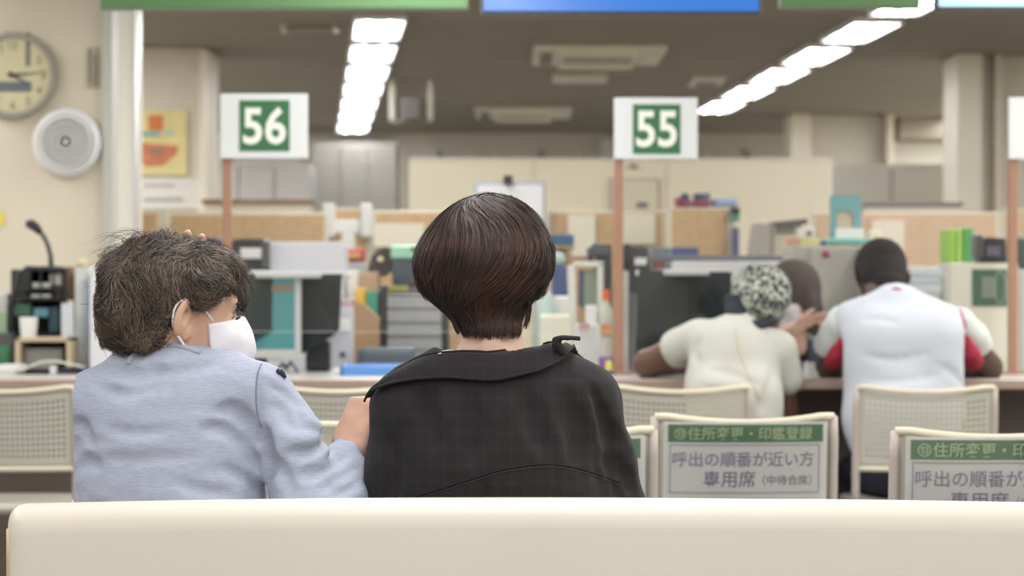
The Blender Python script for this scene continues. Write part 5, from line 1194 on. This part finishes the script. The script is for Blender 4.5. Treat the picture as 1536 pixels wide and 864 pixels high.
# mask: a pleated cloth over nose and chin
mf = F(q(270, 600, 3.9), q(420, 430, 4.36), .003); head_prims(mf, hm, SC, inflate=.0065, ears=False)
mf.setM(hm, SC); mf.cap((0, .114, -.012), (0, .118, -.045), .014, .020, .02); mf.cap((0, .116, -.040), (0, .086, -.112), .024, .026, .03); mf.ell((0, .078, -.052), (.056, .052, .072), .03)
mf.setM()
n_up = hm[:3, 2]; n_f = hm[:3, 1]
mf.plane(n_up - .25 * n_f, hp((0, .11, .014))); mf.plane(-n_up, hp((0, .09, -.118))); mf.plane(-n_f - .30 * n_up, hp((0, .052, -.05)))
mf.setM(hm, SC)
for z in (-.028, -.052, -.076): mf.chain([(.058, .05, z + .006), (.05, .095, z), (.0, .142, z), (-.05, .095, z), (-.058, .05, z + .006)], .0026, .002, op='sub')
mf.setM(); mf.disp(lambda p: .0012 * nz(p, 45, 3))
mask_m = mat('mask_white', (.80, .79, .84), .75, bump=.2, bs=500)
mo = mk('face_mask', mf.mesh(1), mask_m, t, smooth=True)
for sx in (1, -1):
    mk('ear_loop', G().tube(list(spline([hp((sx * .060, .055, -.004)), hp((sx * .079, .02, .022)), hp((sx * .0835, -.010, .030)), hp((sx * .087, -.026, .012)), hp((sx * .086, -.022, -.018)), hp((sx * .077, .004, -.046)), hp((sx * .062, .05, -.092))], 30)), .0021, 8), mask_m, mo, smooth=True)
# top
sf = F(q(70, 960, 3.82), q(600, 480, 4.5), .005)
sf.ell(q(252, 690), (.150, .112, .19), .04); sf.ell(q(255, 800), (.152, .12, .18), .05)
sf.chain([q(165, 608), q(262, 575, 4.07), q(385, 592, 4.06)], [.052, .056, .050], .05)
sf.cap(q(205, 556, 4.08), q(262, 558, 4.08), .038, .034, .03); sf.cap(q(235, 560), q(340, 564), .038, .034, .03)
sf.chain([sh_l, el_l, (el_l * .25 + wr_l * .75)], [.054, .046, .036], .03)
sf.chain([sh_r + V3(.004, 0, -.005), (sh_r + el_r) / 2 + V3(.010, 0, .02), el_r, el_r + V3(.03, .05, .03), el_r * .3 + wr_r * .7 + V3(0, 0, 0.0), wr_r + V3(-.004, 0, .003)], [.050, .053, .062, .058, .042, .032], .018)
A3 = sf.a.copy()
fold(sf, [(384, 548), (386, 600), (390, 640)], .006, .0035, .003)
fold(sf, [(392, 640), (400, 680), (401, 735)], .016, .012, .008)
for (pts, r, dp) in [
    ([(325, 618), (350, 614), (376, 640), (390, 668)], .012, .006), ([(300, 640), (345, 650), (385, 700)], .012, .004), ([(330, 700), (365, 715), (393, 738)], .010, .004),
    ([(160, 548), (200, 562), (245, 556)], .014, .006), ([(140, 575), (180, 590), (230, 580)], .012, .004), ([(215, 545), (250, 556), (300, 552), (335, 538)], .010, .004),
    ([(108, 640), (125, 640), (140, 665)], .012, .005), ([(118, 700), (132, 690), (150, 705)], .012, .004), ([(260, 720), (300, 735), (350, 742)], .012, .003),
    ([(400, 640), (412, 690), (440, 738)], .012, .005), ([(415, 600), (440, 640), (480, 665)], .012, .005), ([(440, 610), (462, 640), (492, 652)], .010, .004),
    ([(430, 680), (470, 672), (505, 645)], .013, .006), ([(450, 715), (490, 700), (520, 672)], .012, .005), ([(480, 735), (515, 715), (540, 700)], .010, .004), ([(500, 742), (530, 730), (546, 712)], .010, .004),
    ([(405, 560), (425, 590), (452, 612)], .009, .003), ([(150, 640), (200, 650), (260, 644)], .012, .002), ([(150, 680), (210, 690), (300, 684)], .012, .002)]:
    fold(sf, pts, r, dp * 1.5, .008)
for (pts, r, dp) in [([(395, 560), (410, 572), (426, 584)], .006, .002), ([(440, 650), (462, 662), (484, 654)], .008, .003), ([(470, 700), (500, 690), (530, 665)], .008, .003)]:
    fold(sf, pts, r, dp, .010, 'add')
sf.disp(lambda p: .0030 * nz(p, 13, 11, (1, 1, 1.6)) + .0016 * nz(p, 30, 12, (.7, 1, 2)) + .0008 * nz(p, 70, 13))
sf.plane((0, 0, -1), (0, 0, .50))
jersey = mat('grey_blue_jersey', (.385, .42, .525), .9, c2=(.32, .355, .45), vs=230, bump=.35, bs=420, stretch=(.3, .3, 1.4), sheen=.15)
top = mk('top', sf.mesh(1), jersey, t, smooth=True)
cf = onsurf(sf, spline([(192, 546), (204, 530), (222, 521), (246, 517), (272, 520), (300, 530)], 24), .0)
mk('neckband', G().tube(list(cf), .0055, 8), jersey, top, smooth=True)
sm = onsurf(sf, spline([(392, 546), (387, 560), (384, 590), (386, 618), (392, 640)], 24), .0006)
mk('sleeve_seam', G().tube(list(sm), .0013, 6), mat('jersey_seam', (.20, .22, .29), .9), top, smooth=True)
tb = onsurf(sf, spline([(414, 557), (421, 561), (427, 568)], 8), .0025)
mk('sleeve_tab', G().tube(list(tb), [.003, .0045, .005, .005, .0045, .004, .003, .002], 8), mat('navy_tab', (.02, .025, .06), .5), top, smooth=True)
# hair volume: tousled short perm
hf = F(q(110, 580, 3.84), q(400, 325, 4.36), .004)
hf.ell(q(222, 440, 4.09), (.082, .098, .084), .01); hf.ell(q(262, 418, 4.10), (.082, .096, .064), .03); hf.ell(q(318, 416, 4.11), (.044, .085, .040), .03)
hf.ell(q(190, 480, 4.07), (.046, .07, .05), .02); hf.ell(q(218, 505, 4.06), (.042, .058, .034), .02); hf.cap(q(337, 420, 4.12), q(352, 436, 4.12), .026, .012, .02); hf.ell(q(304, 444, 4.045), (.022, .03, .016), .012)
# leave ear, cheek and neck open
ear = hp((.080, -.004, -.002)); hf.ell(ear + V3(.006, -.02, -.006), (.021, .05, .031), .006, op='sub')
hf.setM(hm, SC); hf.rb((.04, .085, -.060), (.09, .085, .062), .02, .008, op='sub'); hf.rb((.06, .045, -.07), (.05, .05, .05), .02, .008, op='sub'); hf.setM()
hf.disp(lambda p: .007 * nz(p, 26, 21) + .004 * nz(p, 55, 22), .05)
hv = hf.mesh(1)
gh = hair_material('hair_grey_brown', (.150, .108, .082), (.036, .026, .021), island=.65, vs=22, rough=.5)
gu = mat('hair_under_grey', (.026, .020, .017), .8, var=.4, vs=60)
par = mk('hair', hv, gu, t, smooth=True)
crown = q(238, 360, 4.12); rs = np.random.RandomState(9)
def dirC(p):
    d = p - crown; d /= (np.linalg.norm(d, axis=1, keepdims=True) + 1e-6)
    nn = np.stack([nz(p, 17, 31), nz(p, 17, 32), nz(p, 17, 33)], 1) * 1.9
    d = d + nn + np.array([0, 0, -.35]); d[:, 0] += .5 * np.clip((p[:, 0] - q(280, 0)[0]) / .06, 0, 1); return d
nC = 15000; vv = hv[0]; rC = vv[rs.randint(0, len(vv), nC)]
s1 = strands(hf, rC, dirC, rs.randint(7, 17, nC), .0055, rs.uniform(-.001, .002, nC), rs.uniform(.000, .009, nC), .0009, jit=.22, seed=11, curl=(.0036, 120), stopz=P(0, 530, Y)[2])
nD = 900; tp_ = vv[(vv[:, 2] > P(0, 430, Y)[2])]; rD = tp_[rs.randint(0, len(tp_), nD)]
s2 = strands(hf, rD, dirC, rs.randint(9, 18, nD), .0055, .002, rs.uniform(.006, .020, nD), .0005, jit=.5, seed=13, curl=(.004, 110))
wl = [wisps(par, pts, n_, .0030, .0005, None, D=4.08, seed=20 + i, tip=2.2) for i, (pts, n_) in enumerate([
    ([(200, 372), (184, 358), (166, 358), (156, 372)], 12), ([(225, 365), (200, 350), (176, 352), (162, 366)], 10), ([(235, 362), (222, 352), (204, 350), (196, 358)], 9), ([(180, 392), (160, 388), (150, 398), (153, 412)], 10), ([(190, 376), (172, 370), (152, 382), (150, 396)], 10),
    ([(330, 400), (352, 404), (366, 418), (367, 440)], 60), ([(320, 398), (345, 398), (362, 408), (372, 430)], 40), ([(318, 440), (330, 452), (334, 462), (330, 470)], 30), ([(308, 446), (312, 460), (318, 470), (326, 478)], 26), ([(265, 455), (260, 480), (262, 500), (258, 515)], 40), ([(180, 500), (178, 520), (190, 532), (208, 536)], 60), ([(150, 470), (146, 488), (154, 504), (168, 514)], 40)])]
so = mk('hair_strands', merge(s1, s2, *wl), gh, par, smooth=True); so['kind'] = 'stuff'

# ---- woman with the patterned headscarf at the counter
def far_person(name_label, base, seat=.47): return thing('person', name_label, 'person', base)
Y = 8.22; q = lambda x, y, d=Y: np.array(P(x, y, d)); base = (q(1115, 0)[0], 8.08, 0)
t = far_person('woman in a patterned black and white headscarf and cream T-shirt at the counter', base)
hm = frame(q(1143, 452, 8.30), (.16, .9, -.25), (0, 0, 1)); SC = .98
f = F(q(1060, 560, 8.1), q(1230, 370, 8.55), .006); head_prims(f, hm, SC); f.cap(q(1125, 520, 8.22), q(1140, 475, 8.27), .055, .052, .02); hd = f.mesh(1)
shl, shr = q(1050, 512, 8.22), q(1172, 525, 8.2); ell_, elr = q(972, 546, 8.36), q(1176, 616, 8.28); wl_, wr_ = q(1040, 548, 8.62), q(1150, 552, 8.5)
fb = F(q(940, 800, 7.95), q(1260, 470, 8.85), .009)
fb.ell(q(1105, 570, 8.15), (.13, .09, .17), .04); fb.ell(q(1110, 680, 8.08), (.15, .11, .16), .05)
for a_, b_, ra, rb_ in ((shl, ell_, .056, .046), (ell_, wl_, .045, .028), (shr, elr, .05, .042), (elr, wr_, .042, .028)): fb.cap(a_, b_, ra, rb_, .02)
fh = F(q(1010, 600, 8.5), q(1230, 520, 8.9), .005)
hand_prims(fh, frame(q(1044, 552, 8.64), (.6, .6, -.0), (0, 0, 1)), 1, (.2, .2, .25, .3)); hand_prims(fh, frame(q(1149, 552, 8.52), (-.2, .9, .0), (0, 0, 1)), -1, (.3, .3, .35, .4))
mk('body', merge(hd, fb.mesh(1), fh.mesh(1), lower_body(base[0], 8.08, .47, knee=.40)), skin_d2, t, smooth=True); head_extra(t, hm, SC, 'iris_dark')
dress_legs(t, base[0], 8.08, .47, mat('trousers_purple', (.14, .03, .10), .8), knee=.40)
sf = F(q(980, 760, 7.90), q(1230, 460, 8.5), .008)
sf.ell(q(1100, 575, 8.14), (.152, .11, .20), .04); sf.rb(q(1102, 640, 8.09), (.152, .115, .19), .09, .04)
sf.chain([q(1054, 512, 8.2), q(1110, 500, 8.2), q(1170, 522, 8.2)], [.060, .058, .056], .05)
sf.cap(q(1048, 508, 8.22), q(1018, 522, 8.27), .062, .064, .02); sf.cap(q(1172, 530, 8.2), q(1178, 568, 8.23), .056, .056, .015)
for pts in ([(1050, 580), (1090, 590), (1120, 610)], [(1060, 555), (1100, 560), (1140, 580)], [(1160, 555), (1150, 590), (1140, 620)], [(1050, 545), (1040, 530), (1050, 505)]): fold(sf, pts, .014, .006, .012, start=7.9)
sf.disp(lambda p: .004 * nz(p, 12, 41)); sf.cap(q(1128, 500, 8.22), q(1140, 460, 8.27), .064, .07, .003, op='sub')
sf.plane(np.array(q(1000, 532, 8.3)) - np.array(q(1050, 508, 8.2)), q(1006, 526, 8.29)); sf.plane((.15, .3, -1), q(1178, 579, 8.22)) if False else None
tee = mat('cream_tshirt', (.50, .50, .45), .9, var=.03, vs=10, bump=.3, bs=200); mk('shirt', sf.mesh(1), tee, t, smooth=True)
st = onsurf(sf, spline([(1103, 492), (1108, 520), (1118, 550), (1132, 580), (1140, 600)], 20), .001, 7.9); mk('strap', G().tube(list(st), .0028, 6), mat('strap_tan', (.54, .50, .36), .6), t, smooth=True)
wf = F(q(1070, 520, 8.05), q(1215, 375, 8.6), .006)
wf.ell(q(1141, 440, 8.28), (.100, .115, .101), .01); wf.ell(q(1150, 448, 8.22), (.078, .07, .084), .02); wf.cap(q(1112, 465, 8.24), q(1125, 485, 8.22), .04, .03, .03); wf.ell(hm[:3, 3] + V3(.02, .14, -.06), (.07, .09, .10), .01, op='sub')
fold(wf, [(1128, 400), (1118, 430), (1124, 470)], .014, .009, .008, start=7.9); fold(wf, [(1150, 395), (1168, 420), (1180, 460)], .012, .004, .008, start=7.9); fold(wf, [(1116, 405), (1104, 430), (1106, 460)], .012, .004, .008, start=7.9)
wf.disp(lambda p: .004 * nz(p, 22, 45)); hs = mk('headscarf', wf.mesh(1), scarf_mat(), t, smooth=True)
kf = F(q(1075, 520, 8.1), q(1200, 440, 8.35), .006); kf.cap(q(1104, 466, 8.2), q(1106, 486, 8.17), .026, .020, .02); kf.chain([q(1110, 480, 8.17), q(1135, 490, 8.14), q(1160, 482, 8.16)], [.018, .016, .012], .02); kf.ell(q(1101, 456, 8.22), (.032, .035, .048), .02); kf.cap(q(1104, 470, 8.19), q(1112, 494, 8.16), .03, .016, .02)
mk('scarf_knot', kf.mesh(1), mat('scarf_navy', (.018, .020, .032), .8), hs, smooth=True)

# ---- man in the white shirt with red gussets
Y = 8.24; q = lambda x, y, d=Y: np.array(P(x, y, d)); base = (q(1370, 0)[0], 8.12, 0)
t = far_person('man with short dark hair in a white shirt with red side panels at the counter', base)
hm = frame(q(1322, 418, 8.42), (-.05, .8, -.62), (0, .5, 1)); SC = 1.0
f = F(q(1240, 520, 8.15), q(1410, 340, 8.7), .006); head_prims(f, hm, SC); f.cap(q(1335, 480, 8.24), q(1325, 425, 8.37), .062, .062, .02); hd = f.mesh(1)
shl, shr = q(1262, 492, 8.26), q(1446, 498, 8.26); ell_, elr = q(1246, 552, 8.42), q(1482, 551, 8.40); wl_, wr_ = q(1290, 548, 8.66), q(1420, 548, 8.64)
fb = F(q(1200, 800, 7.95), q(1540, 450, 8.9), .009); fb.ell(q(1356, 540, 8.2), (.17, .10, .17), .04); fb.ell(q(1366, 670, 8.12), (.17, .12, .18), .05)
for a_, b_, ra, rb_ in ((shl, ell_, .040, .044), (ell_, wl_, .043, .03), (shr, elr, .040, .048), (elr, wr_, .045, .03)): fb.cap(a_, b_, ra, rb_, .02)
fh = F(q(1260, 600, 8.5), q(1440, 510, 8.95), .005)
hand_prims(fh, frame(q(1296, 549, 8.69), (.3, .9, -.02), (0, 0, 1)), 1, (.25, .3, .3, .35)); hand_prims(fh, frame(q(1414, 549, 8.67), (-.4, .9, -.02), (0, 0, 1)), -1, (.5, .6, .6, .7))
mk('body', merge(hd, fb.mesh(1), fh.mesh(1), lower_body(base[0], 8.12, .47, knee=.40)), skin_d, t, smooth=True); head_extra(t, hm, SC, 'iris_dark')
dress_legs(t, base[0] - .03, 8.10, .47, mat('trousers_navy_dark', (.025, .025, .05), .8), knee=.40, dx=.12)
hf = F(q(1250, 480, 8.2), q(1400, 340, 8.7), .006); hf.setM(hm, SC); hf.ell((0, -.008, .040), (.088, .108, .096), .01); hf.ell((0, -.045, -.02), (.076, .066, .072), .02); hf.cap((0, -.06, -.03), (0, -.07, -.075), .055, .05, .02); hf.rb((0, .13, -.05), (.07, .07, .09), .02, .01, op='sub'); hf.setM(); hf.disp(lambda p: .0018 * nz(p, 120, 51))
mk('hair', hf.mesh(0), mat('hair_black', (.014, .011, .012), .9, var=.4, vs=150), t, smooth=True)
sf = F(q(1195, 760, 7.93), q(1520, 400, 8.55), .008)
sf.rb(q(1355, 560, 8.15), (.192, .12, .22), .11, .04); sf.ell(q(1352, 640, 8.10), (.180, .125, .18), .05)
sf.chain([q(1276, 478, 8.22), q(1345, 462, 8.22), q(1420, 482, 8.22)], [.056, .068, .056], .05); sf.cap(q(1342, 462, 8.24), q(1334, 446, 8.3), .058, .052, .03)
for pts in ([(1290, 530), (1340, 540), (1400, 528)], [(1300, 570), (1350, 572), (1420, 560)], [(1400, 545), (1430, 560), (1446, 580)], [(1290, 480), (1320, 478), (1350, 486)]): fold(sf, pts, .016, .004, .012, start=7.9)
sf.disp(lambda p: .004 * nz(p, 10, 61)); sf.cap(q(1333, 455, 8.30), q(1325, 420, 8.42), .060, .07, .003, op='sub')
white_j = mat('white_jersey', (.54, .57, .63), .85, var=.02, vs=10, bump=.25, bs=180); sh = mk('shirt', sf.mesh(1), white_j, t, smooth=True)
for nm, (s0, s1, s2), cut in (('left', (q(1264, 484, 8.25), q(1254, 505, 8.30), q(1247, 520, 8.34)), (q(1243, 560, 8.36) - q(1258, 480, 8.26))), ('right', (q(1440, 486, 8.25), q(1456, 506, 8.30), q(1464, 518, 8.34)), (q(1492, 560, 8.36) - q(1448, 480, 8.26)))):
    gf = F(q(1200, 600, 8.1), q(1530, 430, 8.6), .007); gf.chain([s0, s1, s2], [.056, .057, .058], .01); gf.disp(lambda p: .005 * nz(p, 18, 63)); gf.plane(cut, s2 + (s2 - s1) * .35); mk('sleeve', gf.mesh(1), mat('sleeve_pale', (.62, .66, .63), .85, var=.05, vs=30), sh, smooth=True)
red = mat('red_panel', (.36, .02, .045), .8); pip = mat('piping_magenta', (.50, .12, .24), .7)
for pts, r in (([(1254, 545), (1246, 532), (1252, 520)], None), ([(1456, 515), (1458, 532), (1452, 545)], None)): pass
gf = F(q(1215, 590, 8.1), q(1290, 480, 8.6), .006); gf.chain([q(1264, 512, 8.22), q(1256, 532, 8.25), q(1250, 541, 8.28)], [.016, .028, .030], .01); gf.plane(q(1244, 560, 8.36) - q(1258, 490, 8.26), q(1249, 549, 8.31)); mk('red_side_panel', gf.mesh(1), red, sh, smooth=True)
gf = F(q(1430, 590, 8.1), q(1510, 470, 8.6), .006); gf.chain([q(1448, 508, 8.20), q(1455, 530, 8.22), q(1460, 541, 8.26)], [.014, .030, .034], .01); gf.plane(q(1476, 560, 8.36) - q(1450, 490, 8.26), q(1461, 546, 8.30)); mk('red_side_panel', gf.mesh(1), red, sh, smooth=True)
for pts in ([(1252, 462), (1250, 480), (1254, 505), (1260, 530), (1264, 550)], [(1439, 462), (1446, 485), (1449, 510), (1450, 545), (1449, 580)]):
    A = onsurf(sf, spline(pts, 20), .001, 7.9); mk('piping', G().tube(list(A), .0052, 6), pip, sh, smooth=True)
A = onsurf(sf, spline([(1339, 434), (1345, 433), (1351, 435)], 6), .001, 7.9); mk('collar_tag', G().tube(list(A), .005, 6), mat('tag_red', (.5, .12, .18), .6), sh, smooth=True)
gf = F(q(1280, 470, 8.1), q(1390, 400, 8.6), .005)

# ---- clerk facing the counter, mostly hidden by the headscarf
Y = 9.32; q = lambda x, y, d=Y: np.array(P(x, y, d)); base = (q(1188, 0)[0], 9.40, 0)
t = far_person('masked clerk with long dark hair raising a hand behind the counter', base)
hm = frame(q(1190, 446, 9.32), (-.80, -.60, -.40), (0, 0, 1)); SC = .96
f = F(q(1110, 540, 9.1), q(1270, 370, 9.6), .006); head_prims(f, hm, SC); f.cap(q(1190, 520, 9.37), q(1188, 470, 9.35), .05, .048, .02); hd = f.mesh(1)
sh1, sh2 = q(1135, 535, 9.40), q(1240, 532, 9.40); e1 = q(1130, 548, 9.24); w1 = q(1178, 500, 9.06); e2 = q(1250, 575, 9.6)
fb = F(q(1090, 760, 8.95), q(1300, 480, 9.75), .009); fb.ell(q(1188, 600, 9.42), (.14, .09, .17), .04); fb.ell(q(1188, 680, 9.42), (.15, .1, .14), .05)
for a_, b_, ra, rb_ in ((sh1, e1, .045, .04), (e1, w1, .038, .028), (sh2, e2, .045, .036)): fb.cap(a_, b_, ra, rb_, .02)
fh = F(q(1150, 540, 8.92), q(1265, 430, 9.2), .004)
hand_prims(fh, frame(q(1184, 496, 9.05), (.86, -.05, .42), (-.35, .25, .85)), 1, (.15, .2, .3, .35), .16, thumb=(.5, .8, .3))
mk('body', merge(hd, fb.mesh(1), fh.mesh(1), lower_body(base[0], 9.45, .5, knee=-.30)), mat('skin_clerk', (.66, .42, .32), .55), t, smooth=True); head_extra(t, hm, SC, 'iris_dark')
hf = F(q(1120, 560, 9.05), q(1265, 365, 9.7), .006); hf.setM(hm, SC); hf.ell((0, -.01, .045), (.096, .118, .10), .01); hf.cap((-.066, .0, .0), (-.07, -.0, -.13), .036, .026, .02); hf.cap((.066, .0, .0), (.07, -.0, -.13), .036, .026, .02); hf.cap((0, -.05, 0), (0, -.06, -.12), .07, .05, .03)
hf.rb((0, .12, -.055), (.052, .09, .085), .02, .01, op='sub'); hf.setM(); mk('hair', hf.mesh(1), mat('hair_clerk', (.045, .030, .030), .8, var=.3, vs=60, stretch=(1, 1, .1)), t, smooth=True)
mf = F(q(1140, 520, 9.1), q(1235, 420, 9.5), .005); head_prims(mf, hm, SC, inflate=.008, ears=False); mf.setM(hm, SC); mf.cap((0, .115, -.015), (0, .1, -.08), .016, .02, .02); mf.setM()
n_up = hm[:3, 2]; n_f = hm[:3, 1]; hq = lambda p: hm[:3, :3] @ (np.array(p) * SC) + hm[:3, 3]
mf.plane(n_up, hq((0, 0, -.004))); mf.plane(-n_up, hq((0, 0, -.11))); mf.plane(-n_f, hq((0, .05, 0))); mk('face_mask', mf.mesh(1), mat('mask_pale', (.62, .64, .66), .8), t, smooth=True)
sf = F(q(1090, 760, 9.1), q(1300, 490, 9.8), .008); sf.ell(q(1188, 590, 9.42), (.155, .11, .19), .04); sf.ell(q(1188, 690, 9.44), (.165, .12, .14), .05); sf.chain([q(1140, 540, 9.40), q(1190, 530, 9.40), q(1238, 537, 9.40)], .05, .05); sf.cap(sh1, e1, .054, .05, .02); sf.cap(sh2, e2, .054, .046, .02); sf.cap(q(1188, 530, 9.35), q(1188, 480, 9.35), .055, .07, .003, op='sub')
mk('uniform', sf.mesh(1), mat('uniform_navy', (.035, .04, .075), .8), t, smooth=True)
fs = F((base[0] - .25, 8.95, .03), (base[0] + .25, 9.65, .72), .014); 
for s in (-1, 1): fs.cap((base[0] + s * .09, 9.45, .58), (base[0] + s * .1, 9.15, .56), .08, .062, .03); fs.cap((base[0] + s * .1, 9.15, .56), (base[0] + s * .1, 9.17, .09), .06, .045, .02)
mk('trousers', fs.mesh(1), mat('trousers_dark', (.03, .03, .04), .8), t, smooth=True)
for s in (-1, 1):
    ff = F((base[0] + s * .1 - .07, 8.95, -.01), (base[0] + s * .1 + .07, 9.3, .12), .008); ff.cap((base[0] + s * .1, 9.20, .045), (base[0] + s * .1, 9.05, .038), .04, .034, .02); ff.plane((0, 0, -1), (0, 0, .002)); mk('shoe', ff.mesh(1), black, t, smooth=True)
t = thing('office_chair', 'swivel chair under the clerk, hidden by the counter', 'chair', (base[0], 9.45, 0))
mk('seat', G().rbox(base[0] - .22, base[0] + .22, 9.25, 9.68, .44, .50, .02), MATS['chair_slate'], t); mk('stem', G().tube([(base[0], 9.46, .44), (base[0], 9.46, .05)], .025, 10), black, t)
mk('base', G().rbox(base[0] - .28, base[0] + .28, 9.43, 9.49, .02, .06, .01).rbox(base[0] - .03, base[0] + .03, 9.22, 9.70, .02, .06, .01), black, t)
